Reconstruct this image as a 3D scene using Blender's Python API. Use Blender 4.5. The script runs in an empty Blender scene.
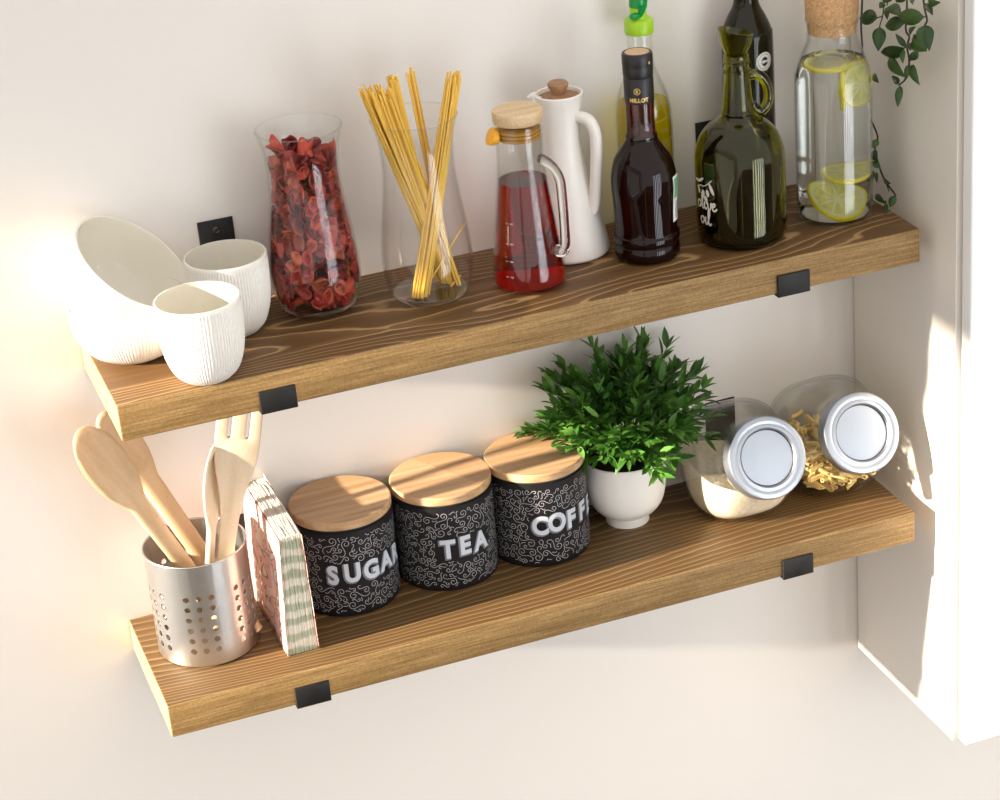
import bpy, bmesh, math, random
from mathutils import Vector, Matrix, noise
C = bpy.context.scene.collection
PI = math.pi
SC = bpy.context.scene
random.seed(7)

# ------------------------------------------------------------------ materials
def new_mat(name):
    m = bpy.data.materials.new(name); m.use_nodes = True
    nt = m.node_tree; nt.nodes.clear()
    out = nt.nodes.new('ShaderNodeOutputMaterial')
    return m, nt, out
def N(nt, t, **kw):
    n = nt.nodes.new(t)
    for k, v in kw.items():
        if k in n.inputs.keys(): n.inputs[k].default_value = v
        else: setattr(n, k, v)
    return n
def mth(nt, op, a, b=None, c=None, clamp=False):
    n = nt.nodes.new('ShaderNodeMath'); n.operation = op; n.use_clamp = clamp
    for i, v in enumerate((a, b, c)):
        if v is None: continue
        if isinstance(v, (int, float)): n.inputs[i].default_value = v
        else: nt.links.new(v, n.inputs[i])
    return n.outputs[0]
def rgba(c): return (c[0], c[1], c[2], 1)
def pbr(name, col, rough=.5, metal=0, spec=.5, coat=0, sub=0, noise_amt=0, noise_scale=60, bump=0, bump_scale=200, stretch=(1,1,1), trans=0):
    m, nt, out = new_mat(name)
    b = N(nt, 'ShaderNodeBsdfPrincipled')
    b.inputs['Base Color'].default_value = rgba(col); b.inputs['Roughness'].default_value = rough
    b.inputs['Metallic'].default_value = metal; b.inputs['Specular IOR Level'].default_value = spec
    b.inputs['Coat Weight'].default_value = coat
    b.inputs['Transmission Weight'].default_value = trans
    if sub:
        b.inputs['Subsurface Weight'].default_value = sub; b.inputs['Subsurface Radius'].default_value = (.01,.006,.004)
    nt.links.new(b.outputs[0], out.inputs[0])
    tc = N(nt, 'ShaderNodeTexCoord'); mp = N(nt, 'ShaderNodeMapping'); mp.inputs['Scale'].default_value = stretch
    nt.links.new(tc.outputs['Object'], mp.inputs['Vector'])
    if noise_amt:
        n = N(nt, 'ShaderNodeTexNoise', Scale=noise_scale, Detail=4.0); nt.links.new(mp.outputs[0], n.inputs['Vector'])
        r = N(nt, 'ShaderNodeValToRGB')
        r.color_ramp.elements[0].position = .3; r.color_ramp.elements[1].position = .7
        r.color_ramp.elements[0].color = rgba([c*(1-noise_amt) for c in col]); r.color_ramp.elements[1].color = rgba([min(1, c*(1+noise_amt)) for c in col])
        nt.links.new(n.outputs['Fac'], r.inputs[0]); nt.links.new(r.outputs[0], b.inputs['Base Color'])
    if bump:
        n = N(nt, 'ShaderNodeTexNoise', Scale=bump_scale, Detail=3.0); nt.links.new(mp.outputs[0], n.inputs['Vector'])
        bp = N(nt, 'ShaderNodeBump', Strength=bump, Distance=.002); nt.links.new(n.outputs['Fac'], bp.inputs['Height'])
        nt.links.new(bp.outputs[0], b.inputs['Normal'])
    return m
def thin_glass(name, tint=(1,1,1), edge=.55, base=.03, power=5.0, edge_tint=None):
    m, nt, out = new_mat(name)
    lw = N(nt, 'ShaderNodeLayerWeight'); lw.inputs['Blend'].default_value = .5
    f = lw.outputs['Facing']
    p = mth(nt, 'POWER', f, power)
    fac = mth(nt, 'MULTIPLY_ADD', p, .75, base, clamp=True)
    mix = N(nt, 'ShaderNodeMix', data_type='RGBA')
    mix.inputs[6].default_value = rgba(tint); mix.inputs[7].default_value = rgba(edge_tint or [c*edge for c in tint])
    nt.links.new(mth(nt, 'POWER', f, 6.0), mix.inputs[0])
    t = N(nt, 'ShaderNodeBsdfTransparent'); nt.links.new(mix.outputs[2], t.inputs[0])
    g = N(nt, 'ShaderNodeBsdfGlossy', Roughness=.0); g.inputs['Color'].default_value = (1,1,1,1)
    ms = N(nt, 'ShaderNodeMixShader'); nt.links.new(fac, ms.inputs[0]); nt.links.new(t.outputs[0], ms.inputs[1]); nt.links.new(g.outputs[0], ms.inputs[2])
    nt.links.new(ms.outputs[0], out.inputs[0])
    return m
def liquid(name, col, ior=1.33):
    m, nt, out = new_mat(name)
    g = N(nt, 'ShaderNodeBsdfRefraction', IOR=ior, Roughness=0.0); g.inputs['Color'].default_value = rgba(col)
    h = N(nt, 'ShaderNodeBsdfGlossy', Roughness=0.0); h.inputs['Color'].default_value = (1,1,1,1)
    f = N(nt, 'ShaderNodeFresnel', IOR=ior); ms = N(nt, 'ShaderNodeMixShader')
    nt.links.new(f.outputs[0], ms.inputs[0]); nt.links.new(g.outputs[0], ms.inputs[1]); nt.links.new(h.outputs[0], ms.inputs[2])
    nt.links.new(ms.outputs[0], out.inputs[0]); return m
def wood_top(name, seed, sx, sy, freq, dark, mid, light, rings_lo=.5, fine=.35):
    """stained pine: nested grain loops with thin pale lines"""
    m, nt, out = new_mat(name)
    b = N(nt, 'ShaderNodeBsdfPrincipled', Roughness=.5); b.inputs['Specular IOR Level'].default_value = .35
    tc = N(nt, 'ShaderNodeTexCoord'); mp = N(nt, 'ShaderNodeMapping')
    mp.inputs['Scale'].default_value = (sx, sy, 1); mp.inputs['Location'].default_value = (seed*3.1, seed*1.7, 0)
    nt.links.new(tc.outputs['Object'], mp.inputs['Vector'])
    n1 = N(nt, 'ShaderNodeTexNoise', Scale=1.0, Detail=1.0, Roughness=.35); nt.links.new(mp.outputs[0], n1.inputs['Vector'])
    # gradient across the board keeps the lines running along it
    sep = N(nt, 'ShaderNodeSeparateXYZ'); nt.links.new(tc.outputs['Object'], sep.inputs[0])
    n2 = N(nt, 'ShaderNodeTexNoise', Scale=40.0, Detail=1.0); nt.links.new(tc.outputs['Object'], n2.inputs['Vector'])
    f = mth(nt, 'MULTIPLY', n1.outputs['Fac'], freq)
    f = mth(nt, 'MULTIPLY_ADD', sep.outputs['Y'], rings_lo, f)
    f = mth(nt, 'MULTIPLY_ADD', n2.outputs['Fac'], .30, f)
    fr = mth(nt, 'FRACT', f)
    r = N(nt, 'ShaderNodeValToRGB'); cr = r.color_ramp
    cr.elements[0].position = 0; cr.elements[0].color = rgba(mid)
    cr.elements[1].position = 1; cr.elements[1].color = rgba(mid)
    for pos, c in ((.45, dark), (.80, dark), (.90, light), (.96, light)):
        e = cr.elements.new(pos); e.color = rgba(c)
    nt.links.new(fr, r.inputs[0])
    mp2 = N(nt, 'ShaderNodeMapping'); mp2.inputs['Scale'].default_value = (6, 260, 30); nt.links.new(tc.outputs['Object'], mp2.inputs['Vector'])
    n3 = N(nt, 'ShaderNodeTexNoise', Scale=1.0, Detail=3.0); nt.links.new(mp2.outputs[0], n3.inputs['Vector'])
    k = mth(nt, 'MULTIPLY_ADD', n3.outputs['Fac'], fine*2, 1-fine)
    mx = N(nt, 'ShaderNodeMix', data_type='RGBA', blend_type='MULTIPLY'); mx.inputs[0].default_value = 1
    cb = N(nt, 'ShaderNodeCombineColor'); [nt.links.new(k, cb.inputs[i]) for i in range(3)]
    nt.links.new(r.outputs[0], mx.inputs[6]); nt.links.new(cb.outputs[0], mx.inputs[7]); nt.links.new(mx.outputs[2], b.inputs['Base Color'])
    bp = N(nt, 'ShaderNodeBump', Strength=.15, Distance=.001); nt.links.new(fr, bp.inputs['Height']); nt.links.new(bp.outputs[0], b.inputs['Normal'])
    nt.links.new(b.outputs[0], out.inputs[0]); return m
def grain(name, cols, scale=(4,60,160), rough=.5, coord='Object', speck=.25, bump=.1):
    """straight fine grain running along x"""
    m, nt, out = new_mat(name)
    b = N(nt, 'ShaderNodeBsdfPrincipled', Roughness=rough); b.inputs['Specular IOR Level'].default_value = .35
    tc = N(nt, 'ShaderNodeTexCoord'); mp = N(nt, 'ShaderNodeMapping'); mp.inputs['Scale'].default_value = scale
    nt.links.new(tc.outputs[coord], mp.inputs['Vector'])
    n = N(nt, 'ShaderNodeTexNoise', Scale=1.0, Detail=5.0, Roughness=.6, Distortion=.3); nt.links.new(mp.outputs[0], n.inputs['Vector'])
    r = N(nt, 'ShaderNodeValToRGB'); cr = r.color_ramp
    cr.elements[0].position = .3; cr.elements[0].color = rgba(cols[0]); cr.elements[1].position = .72; cr.elements[1].color = rgba(cols[2])
    e = cr.elements.new(.5); e.color = rgba(cols[1])
    nt.links.new(n.outputs['Fac'], r.inputs[0])
    n2 = N(nt, 'ShaderNodeTexNoise', Scale=420.0, Detail=2.0); nt.links.new(tc.outputs[coord], n2.inputs['Vector'])
    k = mth(nt, 'MULTIPLY_ADD', n2.outputs['Fac'], speck*2, 1-speck)
    mx = N(nt, 'ShaderNodeMix', data_type='RGBA', blend_type='MULTIPLY'); mx.inputs[0].default_value = 1
    cb = N(nt, 'ShaderNodeCombineColor'); [nt.links.new(k, cb.inputs[i]) for i in range(3)]
    nt.links.new(r.outputs[0], mx.inputs[6]); nt.links.new(cb.outputs[0], mx.inputs[7]); nt.links.new(mx.outputs[2], b.inputs['Base Color'])
    bp = N(nt, 'ShaderNodeBump', Strength=bump, Distance=.001); nt.links.new(n.outputs['Fac'], bp.inputs['Height']); nt.links.new(bp.outputs[0], b.inputs['Normal'])
    nt.links.new(b.outputs[0], out.inputs[0]); return m
def island_mat(name, cols, rough=.5, trans=0, sub=0):
    """colour varies from leaf to leaf / petal to petal"""
    m, nt, out = new_mat(name)
    b = N(nt, 'ShaderNodeBsdfPrincipled', Roughness=rough)
    g = N(nt, 'ShaderNodeNewGeometry'); r = N(nt, 'ShaderNodeValToRGB'); cr = r.color_ramp
    cr.elements[0].color = rgba(cols[0]); cr.elements[1].color = rgba(cols[-1])
    for i, c in enumerate(cols[1:-1]): e = cr.elements.new((i+1)/(len(cols)-1)); e.color = rgba(c)
    nt.links.new(g.outputs['Random Per Island'], r.inputs[0]); nt.links.new(r.outputs[0], b.inputs['Base Color'])
    if trans:
        t = N(nt, 'ShaderNodeBsdfTranslucent'); nt.links.new(r.outputs[0], t.inputs[0])
        ms = N(nt, 'ShaderNodeMixShader'); ms.inputs[0].default_value = trans
        nt.links.new(b.outputs[0], ms.inputs[1]); nt.links.new(t.outputs[0], ms.inputs[2]); nt.links.new(ms.outputs[0], out.inputs[0])
    else: nt.links.new(b.outputs[0], out.inputs[0])
    return m

M = {}
M['wall'] = pbr('wall_paint', (.80,.762,.722), .75, spec=.2, bump=.05, bump_scale=110)
M['cab'] = pbr('cabinet_paint', (.82,.775,.715), .45, spec=.4)
M['door'] = pbr('door_lacquer', (.90,.90,.90), .3)
M['floor'] = grain('floor_boards', ((.030,.020,.013),(.045,.030,.019),(.06,.04,.025)), (1.5,14,1), .5)
M['top_up'] = wood_top('stained_pine_upper', 4.3, 2.3, 9, 15, (.125,.063,.022), (.185,.098,.038), (.40,.245,.105), 34)
M['top_lo'] = wood_top('stained_pine_lower', 2.6, 1.6, 8, 12, (.118,.064,.024), (.170,.096,.038), (.32,.20,.085), 80)
M['front'] = grain('shelf_front_grain', ((.18,.102,.032),(.275,.163,.058),(.39,.25,.10)), (14,80,420), .6, speck=.4)
M['end'] = grain('shelf_end_grain', ((.36,.23,.11),(.44,.30,.15),(.52,.37,.20)), (60,90,14), .6)
M['black'] = pbr('black_steel', (.014,.013,.013), .5, spec=.3, bump=.15, bump_scale=500)
M['screw'] = pbr('screw_metal', (.08,.08,.08), .35, metal=.9)
M['porc'] = pbr('white_porcelain', (.86,.83,.77), .22, spec=.5)
M['porcin'] = pbr('porcelain_glaze', (.80,.76,.66), .12, spec=.5)
M['matporc'] = pbr('matte_white_ceramic', (.86,.83,.78), .35)
M['steel'] = pbr('brushed_steel', (.66,.64,.61), .33, metal=1, bump=.12, bump_scale=1.0, stretch=(20,20,1600))
M['alu'] = pbr('brushed_aluminium', (.42,.45,.50), .38, metal=.9)
M['glass'] = thin_glass('clear_glass', (.985,.99,.985), .62, edge_tint=(.60,.62,.60))
M['jarglass'] = thin_glass('jar_glass', (.97,.975,.97), .5, base=.045, power=4.0, edge_tint=(.34,.35,.34))
M['glassbase'] = thin_glass('thick_glass_base', (.98,.99,.985), .5, base=.035, power=3.0, edge_tint=(.62,.64,.62))
M['solidglass'] = liquid('solid_glass', (.99,.995,.99), 1.45)
M['green_glass'] = liquid('olive_green_glass', (.68,.66,.085), 1.45)
M['water'] = liquid('lemon_water', (.985,.99,.975), 1.33)
M['redliq'] = liquid('red_syrup', (.70,.018,.008), 1.34)
M['oil'] = thin_glass('sunflower_oil', (.88,.79,.012), .5, base=.03, edge_tint=(.60,.46,.005))
M['darkoil'] = pbr('dark_olive_oil', (.018,.016,.004), .1)
M['amber'] = thin_glass('amber_glass', (.42,.14,.05), .5, base=.06, edge_tint=(.16,.03,.01))
M['vinegar'] = pbr('dark_vinegar_glass', (.008,.0015,.001), .03, spec=.32)
M['wine'] = pbr('dark_bottle_glass', (.010,.008,.003), .03, spec=.35)
M['capblack'] = pbr('black_foil', (.012,.011,.012), .4)
M['gold'] = pbr('gold_print', (.75,.50,.16), .35, metal=.4)
M['corktop'] = pbr('cork_disc', (.55,.38,.22), .8, noise_amt=.15)
M['cork'] = pbr('cork', (.55,.32,.15), .85, noise_amt=.30, noise_scale=320, bump=.3, bump_scale=300)
M['lid'] = grain('oak_lid', ((.46,.265,.135),(.60,.375,.20),(.70,.47,.27)), (6,90,90), .45, speck=.12)
M['lid2'] = grain('oak_lid_plank', ((.40,.22,.105),(.52,.31,.155),(.62,.40,.22)), (6,80,90), .45, speck=.12)
M['postwood'] = grain('honey_wood', ((.60,.36,.15),(.70,.45,.20),(.78,.52,.26)), (60,60,6), .6)
M['knob'] = grain('walnut_knob', ((.22,.11,.055),(.34,.18,.09),(.42,.24,.13)), (90,90,10), .5)
M['palewood'] = grain('beech_lid', ((.55,.39,.22),(.66,.48,.28),(.74,.56,.35)), (8,80,80), .5)
M['spoon'] = grain('beech_wood', ((.60,.38,.20),(.70,.47,.27),(.77,.55,.34)), (60,60,7), .6, speck=.08)
M['spoonpale'] = grain('pale_beech_wood', ((.72,.55,.36),(.80,.63,.44),(.86,.70,.52)), (60,60,7), .6, speck=.08)
M['tin'] = pbr('black_canister', (.009,.008,.009), .5, spec=.3)
M['line'] = pbr('silver_line_print', (.46,.45,.46), .5)
M['letter'] = pbr('pale_blue_print', (.56,.60,.66), .5)
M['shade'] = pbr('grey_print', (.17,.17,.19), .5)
M['seal_gap'] = pbr('black_seal_and_gap', (.03,.03,.03), .6)
M['whiteprint'] = pbr('white_print', (.80,.78,.74), .6)
M['oilprint'] = pbr('olive_print', (.30,.27,.06), .6)
M['darkprint'] = pbr('dark_print', (.02,.015,.015), .5)
M['greenprint'] = pbr('green_print', (.12,.35,.16), .5)
M['olivescript'] = pbr('cream_script_print', (.72,.66,.56), .6)
M['orange'] = pbr('orange_silicone', (.90,.42,.02), .4, sub=.2)
M['rubber_gold'] = pbr('amber_seal', (.75,.40,.06), .35, trans=.4)
M['limecap'] = pbr('lime_green_plastic', (.36,.62,.02), .35, sub=.1)
M['greencap'] = pbr('green_plastic', (.0,.26,.05), .3)
M['flour'] = pbr('flour', (.80,.68,.50), .95, noise_amt=.10, noise_scale=160, bump=.4, bump_scale=300)
M['penne'] = pbr('penne_dough', (.86,.62,.24), .5, sub=.15)
M['spag'] = pbr('spaghetti_dough', (.85,.55,.10), .45, sub=.15)
M['petal'] = island_mat('dried_petals', ((.14,.006,.008),(.34,.014,.014),(.50,.030,.022),(.62,.09,.045),(.20,.010,.014),(.66,.17,.09)), .6, .15)
M['leaf'] = island_mat('plant_leaf', ((.022,.085,.010),(.050,.155,.018),(.10,.26,.035),(.035,.12,.014),(.17,.36,.07)), .35, .2)
M['leafstem'] = pbr('green_stem', (.06,.13,.025), .5)
M['vleaf'] = island_mat('vine_leaf', ((.014,.045,.008),(.026,.075,.012),(.045,.11,.018)), .35, .12)
M['vstem'] = pbr('vine_stem', (.035,.030,.018), .6)
M['rind'] = pbr('lemon_rind', (.90,.78,.02), .4)
M['pith'] = pbr('lemon_pith', (.88,.86,.50), .5, trans=.2)
M['pulp'] = pbr('lemon_pulp', (.80,.76,.22), .3, noise_amt=.12, noise_scale=150, trans=.25)
M['napwhite'] = pbr('napkin_paper', (.84,.80,.72), .9)
M['film'] = thin_glass('clear_film', (.97,.97,.97), .7, base=.05)

# ------------------------------------------------------------------ helpers
def link(name, bm, mats, parent=None, smooth=True, loc=None, sharp=40):
    me = bpy.data.meshes.new(name); bm.normal_update(); bm.to_mesh(me); bm.free()
    for m in (mats if isinstance(mats, (list, tuple)) else [mats]): me.materials.append(m)
    if smooth:
        for p in me.polygons: p.use_smooth = True
        try: me.set_sharp_from_angle(angle=math.radians(sharp))
        except Exception: pass
    o = bpy.data.objects.new(name, me); C.objects.link(o)
    if parent is not None: o.parent = parent
    if loc: o.location = loc
    return o
def tag(o, label=None, cat=None, group=None, kind=None):
    if label: o['label'] = label
    if cat: o['category'] = cat
    if group: o['group'] = group
    if kind: o['kind'] = kind
    return o
def thing(name, loc, label, cat, group=None, rz=0):
    o = bpy.data.objects.new(name, None); C.objects.link(o); o.location = loc; o.rotation_euler = (0,0,rz)
    o.empty_display_size = .02
    return tag(o, label, cat, group)
def box(bm, a, b, bev=0, mi=0, seg=2):
    r = bmesh.ops.create_cube(bm, size=1)
    vs = r['verts']
    for v in vs:
        v.co = Vector(((a[0]+b[0])/2+v.co.x*(b[0]-a[0]), (a[1]+b[1])/2+v.co.y*(b[1]-a[1]), (a[2]+b[2])/2+v.co.z*(b[2]-a[2])))
    fs = set(f for v in vs for f in v.link_faces)
    for f in fs: f.material_index = mi
    if bev:
        es = list(set(e for v in vs for e in v.link_edges))
        bmesh.ops.bevel(bm, geom=es, offset=bev, segments=seg, profile=.5, affect='EDGES')
    return bm
def spl(pts, n=6):
    """Catmull-Rom through 2-D or 3-D points"""
    P = [Vector(p) for p in pts]; out = []
    for i in range(len(P)-1):
        p0 = P[i-1] if i else P[0]*2-P[1]; p1, p2 = P[i], P[i+1]; p3 = P[i+2] if i+2 < len(P) else P[-1]*2-P[-2]
        for k in range(n):
            t = k/n
            out.append(.5*((2*p1)+(p2-p0)*t+(2*p0-5*p1+4*p2-p3)*t*t+(3*p1-p0-3*p2+p3)*t**3))
    out.append(P[-1]); return out
def lathe(prof, seg=64, bm=None, mi=0, mod=None, cap0=True, cap1=True, close=False):
    """prof: list of (r, z). mod(angle, i) -> radius factor"""
    bm = bm or bmesh.new(); rings = []
    for i, (r, z) in enumerate(prof):
        if r < 1e-6: rings.append([bm.verts.new((0,0,z))]); continue
        rings.append([bm.verts.new((r*(mod(2*PI*k/seg, i) if mod else 1)*math.cos(2*PI*k/seg), r*(mod(2*PI*k/seg, i) if mod else 1)*math.sin(2*PI*k/seg), z)) for k in range(seg)])
    pairs = list(zip(rings, rings[1:]))
    if close: pairs.append((rings[-1], rings[0]))
    for a, b in pairs:
        for k in range(seg):
            k2 = (k+1) % seg
            if len(a) == 1 and len(b) == 1: continue
            if len(a) == 1: f = bm.faces.new((a[0], b[k2], b[k]))
            elif len(b) == 1: f = bm.faces.new((a[k], a[k2], b[0]))
            else: f = bm.faces.new((a[k], a[k2], b[k2], b[k]))
            f.material_index = mi
    if not close:
        if cap0 and len(rings[0]) > 1: bm.faces.new(rings[0][::-1]).material_index = mi
        if cap1 and len(rings[-1]) > 1: bm.faces.new(rings[-1]).material_index = mi
    bmesh.ops.recalc_face_normals(bm, faces=bm.faces)
    return bm
def sp2(pts, n=5): return [(max(0, p[0]), p[1]) for p in spl(pts, n)]
def tube(pts, rad, seg=8, bm=None, mi=0, flat=1.0, caps=True):
    """tube along pts; rad number or list"""
    bm = bm or bmesh.new(); P = [Vector(p) for p in pts]; n = len(P)
    T = [(P[min(i+1,n-1)]-P[max(i-1,0)]).normalized() for i in range(n)]
    u = T[0].orthogonal().normalized(); rings = []
    for i in range(n):
        u = (u - T[i]*u.dot(T[i])).normalized(); w = T[i].cross(u)
        r = rad[i] if isinstance(rad, (list, tuple)) else rad
        rings.append([bm.verts.new(P[i]+(u*math.cos(2*PI*k/seg)+w*math.sin(2*PI*k/seg)*flat)*r) for k in range(seg)])
    for a, b in zip(rings, rings[1:]):
        for k in range(seg):
            f = bm.faces.new((a[k], a[(k+1)%seg], b[(k+1)%seg], b[k])); f.material_index = mi
    if caps: bm.faces.new(rings[0][::-1]).material_index = mi; bm.faces.new(rings[-1]).material_index = mi
    return bm
def ribbon(bm, pts, w, mi=0):
    """flat 2-D ribbon in (x,y), z=0"""
    P = [Vector((p[0], p[1])) for p in pts]; n = len(P); prev = None
    for i in range(n):
        t = P[min(i+1,n-1)]-P[max(i-1,0)]
        if t.length < 1e-9: continue
        t.normalize(); nn = Vector((-t.y, t.x))*w/2
        a = bm.verts.new((P[i].x+nn.x, P[i].y+nn.y, 0)); b = bm.verts.new((P[i].x-nn.x, P[i].y-nn.y, 0))
        if prev: bm.faces.new((prev[1], b, a, prev[0])).material_index = mi
        prev = (a, b)
def text_bm(body, size, bold=0, spacing=1.0, shear=0):
    cu = bpy.data.curves.new('txt', 'FONT'); cu.body = body; cu.size = size; cu.offset = bold; cu.align_x = 'CENTER'
    cu.space_character = spacing; cu.shear = shear; cu.resolution_u = 4
    o = bpy.data.objects.new('txt', cu); C.objects.link(o)
    dg = bpy.context.evaluated_depsgraph_get(); me = bpy.data.meshes.new_from_object(o.evaluated_get(dg))
    bm = bmesh.new(); bm.from_mesh(me)
    bpy.data.objects.remove(o); bpy.data.meshes.remove(me); bpy.data.curves.remove(cu)
    return bm
def slice_x(bm, step):
    xs = [v.co.x for v in bm.verts]
    if not xs: return
    x = math.floor(min(xs)/step)*step
    while x < max(xs):
        bmesh.ops.bisect_plane(bm, geom=bm.verts[:]+bm.edges[:]+bm.faces[:], plane_co=(x,0,0), plane_no=(1,0,0)); x += step
def wrap(bm, R, az, z0, dx=0, dz=0):
    """2-D art -> cylinder of radius R about z; az measured from -y towards +x"""
    for v in bm.verts:
        a = az+(v.co.x+dx)/(R if not callable(R) else R(z0+v.co.y+dz)); zz = z0+v.co.y+dz; r = R(zz) if callable(R) else R
        r += v.co.z
        v.co = Vector((r*math.sin(a), -r*math.cos(a), zz))
def merge(dst, src, mi=None):
    me = bpy.data.meshes.new('tmp'); 
    if mi is not None:
        for f in src.faces: f.material_index = mi
    src.to_mesh(me); src.free(); dst.from_mesh(me); bpy.data.meshes.remove(me)
def interp(prof, z):
    best = None
    for (r0,z0),(r1,z1) in zip(prof, prof[1:]):
        if min(z0,z1) <= z <= max(z0,z1) and abs(z1-z0) > 1e-7: 
            return r0+(r1-r0)*(z-z0)/(z1-z0)
    return prof[-1][0]
def shell(outer, t, base=None):
    """open vessel profile: outer (r,z) bottom->top, wall t, inner floor at z=base"""
    base = base if base is not None else outer[0][1]+t*1.5
    inner = [(max(0, r-t), z) for r, z in outer if z > base+.001]
    ri = max(0.001, interp(outer, base+.001)-t)
    top = outer[-1]
    return [(0, outer[0][1])]+outer+[(top[0]-t/2, top[1]+t*.4)]+inner[::-1]+[(ri*.85, base), (0, base)]
def copy_thing(root, loc, rot=None, label=None, group=None):
    c = root.copy(); C.objects.link(c); c.location = loc
    if rot is not None: c.rotation_euler = rot
    if label: c['label'] = label
    if group: c['group'] = group
    for ch in list(root.children):
        d = ch.copy(); C.objects.link(d); d.parent = c
        for g in list(ch.children):
            e = g.copy(); C.objects.link(e); e.parent = d
    return c

# ------------------------------------------------------------------ measurements (metres)
SL, SD, ST, GAP = 1.0, .2214, .0441, .3924
ZU, ZL = 0.0, -GAP
CX = 1.0243

# ------------------------------------------------------------------ setting
def slab(name, a, b, m, bev=0):
    o = link(name, box(bmesh.new(), a, b, bev), m, smooth=False); o['kind'] = 'structure'; return o
FZ = -1.5
slab('wall_back', (-1.7, 0, FZ), (2.9, .1, 1.2), M['wall'])
slab('floor', (-1.7, -9.0, FZ-.06), (7.5, .1, FZ), M['floor'])
# left wall with a tall window opening the low sun comes through
bm = bmesh.new()
WX = -1.6
box(bm, (WX-.12, -4.2, FZ), (WX, 0, -1.05)); box(bm, (WX-.12, -4.2, .630), (WX, 0, 1.2))
box(bm, (WX-.12, -4.2, -1.05), (WX, -3.0, .630)); box(bm, (WX-.12, -.03, -1.05), (WX, 0, .630))
o = link('wall_left', bm, M['wall'], smooth=False); o['kind'] = 'structure'

# patio window with upright blinds, behind and to the right of the camera
WINP = (1.25, -2.75)
bm = bmesh.new(); x0, x1, y, za, zb = 1.15, 2.75, -2.75, FZ+.04, .35
box(bm, (x0-.06, y-.05, za-.04), (x0, y+.02, zb+.06)); box(bm, (x1, y-.05, za-.04), (x1+.06, y+.02, zb+.06))
box(bm, (x0, y-.05, zb), (x1, y+.02, zb+.06)); box(bm, (x0, y-.05, za-.04), (x1, y+.02, za))
wf = link('window_1', bm, M['door'], smooth=False); wf['kind'] = 'structure'
m, nt, out = new_mat('daylight_pane'); e = N(nt, 'ShaderNodeEmission', Strength=9.0); e.inputs[0].default_value = (.90,.95,1,1); nt.links.new(e.outputs[0], out.inputs[0])
bm = bmesh.new(); box(bm, (x0, y-.04, za), (x1, y-.03, zb)); link('window_pane', bm, m, wf, smooth=False)
bl = thing('vertical_blind', (x0, y, zb), 'upright slatted blind hanging in the patio window', 'blind')
bm = bmesh.new(); box(bm, (0,-.02,-.03), (x1-x0,.015,-.001)); link('headrail', bm, M['door'], bl, smooth=False)
for k in range(5):
    xx = .16+k*.32; bm = bmesh.new(); box(bm, (xx-.085,-.005,za-zb+.02), (xx+.085,.0,-.03)); link('slat', bm, M['darkprint'], bl, smooth=False)

pst = thing('reflection_post', (-.27, -2.70, FZ), 'unseen honey coloured wooden post added behind the camera for its orange reflections', 'post')  # unseen post, added to put thin orange streaks in the glassware
bm = bmesh.new(); box(bm, (-.035,-.012,.02), (.035,.012,1.25), .003); bm.transform(Matrix.Rotation(math.radians(38), 4, 'Z')); link('upright', bm, M['postwood'], pst)
bm = bmesh.new(); box(bm, (-.12,-.09,0), (.12,.09,.02), .003); link('foot', bm, M['postwood'], pst)

# ------------------------------------------------------------------ wall cabinet
cab = thing('wall_cabinet', (CX, 0, -.7288), 'tall cream wall cabinet with white door at the right end of the shelves', 'cabinet')
bm = bmesh.new(); box(bm, (0,-.264,0), (.55,-.002,1.25), .001)
box(bm, (-.0012,-.268,0), (.0188,-.2625,1.25), .0006); box(bm, (-.0006,-.264,0), (.018,-.002,.014), .0003)
link('carcass', bm, M['cab'], cab, smooth=False)
bm = bmesh.new(); box(bm, (.004,-.294,.005), (.55,-.272,1.25), .003, seg=3); link('door', bm, M['door'], cab)
bm = bmesh.new(); box(bm, (.02,-.2718,.01), (.54,-.2685,1.25)); link('door_gap_shade', bm, M['seal_gap'], cab, smooth=False)  # near-black slab that paints the shade in the gap behind the door

# ------------------------------------------------------------------ shelves
def shelf(z, x0, x1, mtop, label):
    r = thing('wall_shelf', (x0, -.001, z-ST), label, 'shelf')
    L = x1-x0
    bm = bmesh.new(); box(bm, (0,-SD+.001,0), (L,0,ST), .0018, seg=3); bm.normal_update()
    for f in bm.faces:
        n = f.normal
        f.material_index = 0 if n.z > .75 or n.z < -.75 else (2 if abs(n.x) > .75 else 1)
    link('board', bm, [mtop, M['front'], M['end']], r)
    return r
shelf(ZU, 0, SL, M['top_up'], 'thick brown wooden board shelf on black brackets, the upper one carrying the bottles')
shelf(ZL, 0, .9925, M['top_lo'], 'thick brown wooden board shelf on black brackets, the lower one carrying the canisters')
def bracket(x, z, label):
    r = thing('shelf_bracket', (x, 0, z), label, 'bracket', 'black steel shelf brackets')
    w, t = .0215, .0028
    path = [(-.0015, .109), (-.0015, -ST-.0018), (-SD-.0025, -ST-.0018), (-SD-.0025, -.019)]
    bm = bmesh.new()
    box(bm, (-w,-.0032,-ST-.0035), (w,-.0002,.109), .0006)
    box(bm, (-w,-SD-.004,-ST-.0036), (w,-.0002,-ST-.0004), .0006)
    box(bm, (-w,-SD-.0044,-ST-.0036), (w,-SD-.0006,-.0195), .0012)
    link('bent_plate', bm, M['black'], r)
    bm = lathe([(.0045,0),(.0045,.0012),(.0030,.0020),(.0022,.0012),(0,.0012)], 20)
    bm.transform(Matrix.Translation((0,-.0032,.096)) @ Matrix.Rotation(PI/2, 4, 'X')); link('screw', bm, M['screw'], r)
bracket(.180, ZU, 'black bent steel bracket under the upper shelf, below the white cups')
bracket(.826, ZU, 'black bent steel bracket under the upper shelf, below the water carafe')
bracket(.174, ZL, 'black bent steel bracket under the lower shelf, below the napkin pack')
bracket(.822, ZL, 'black bent steel bracket under the lower shelf, below the glass jars')

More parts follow.
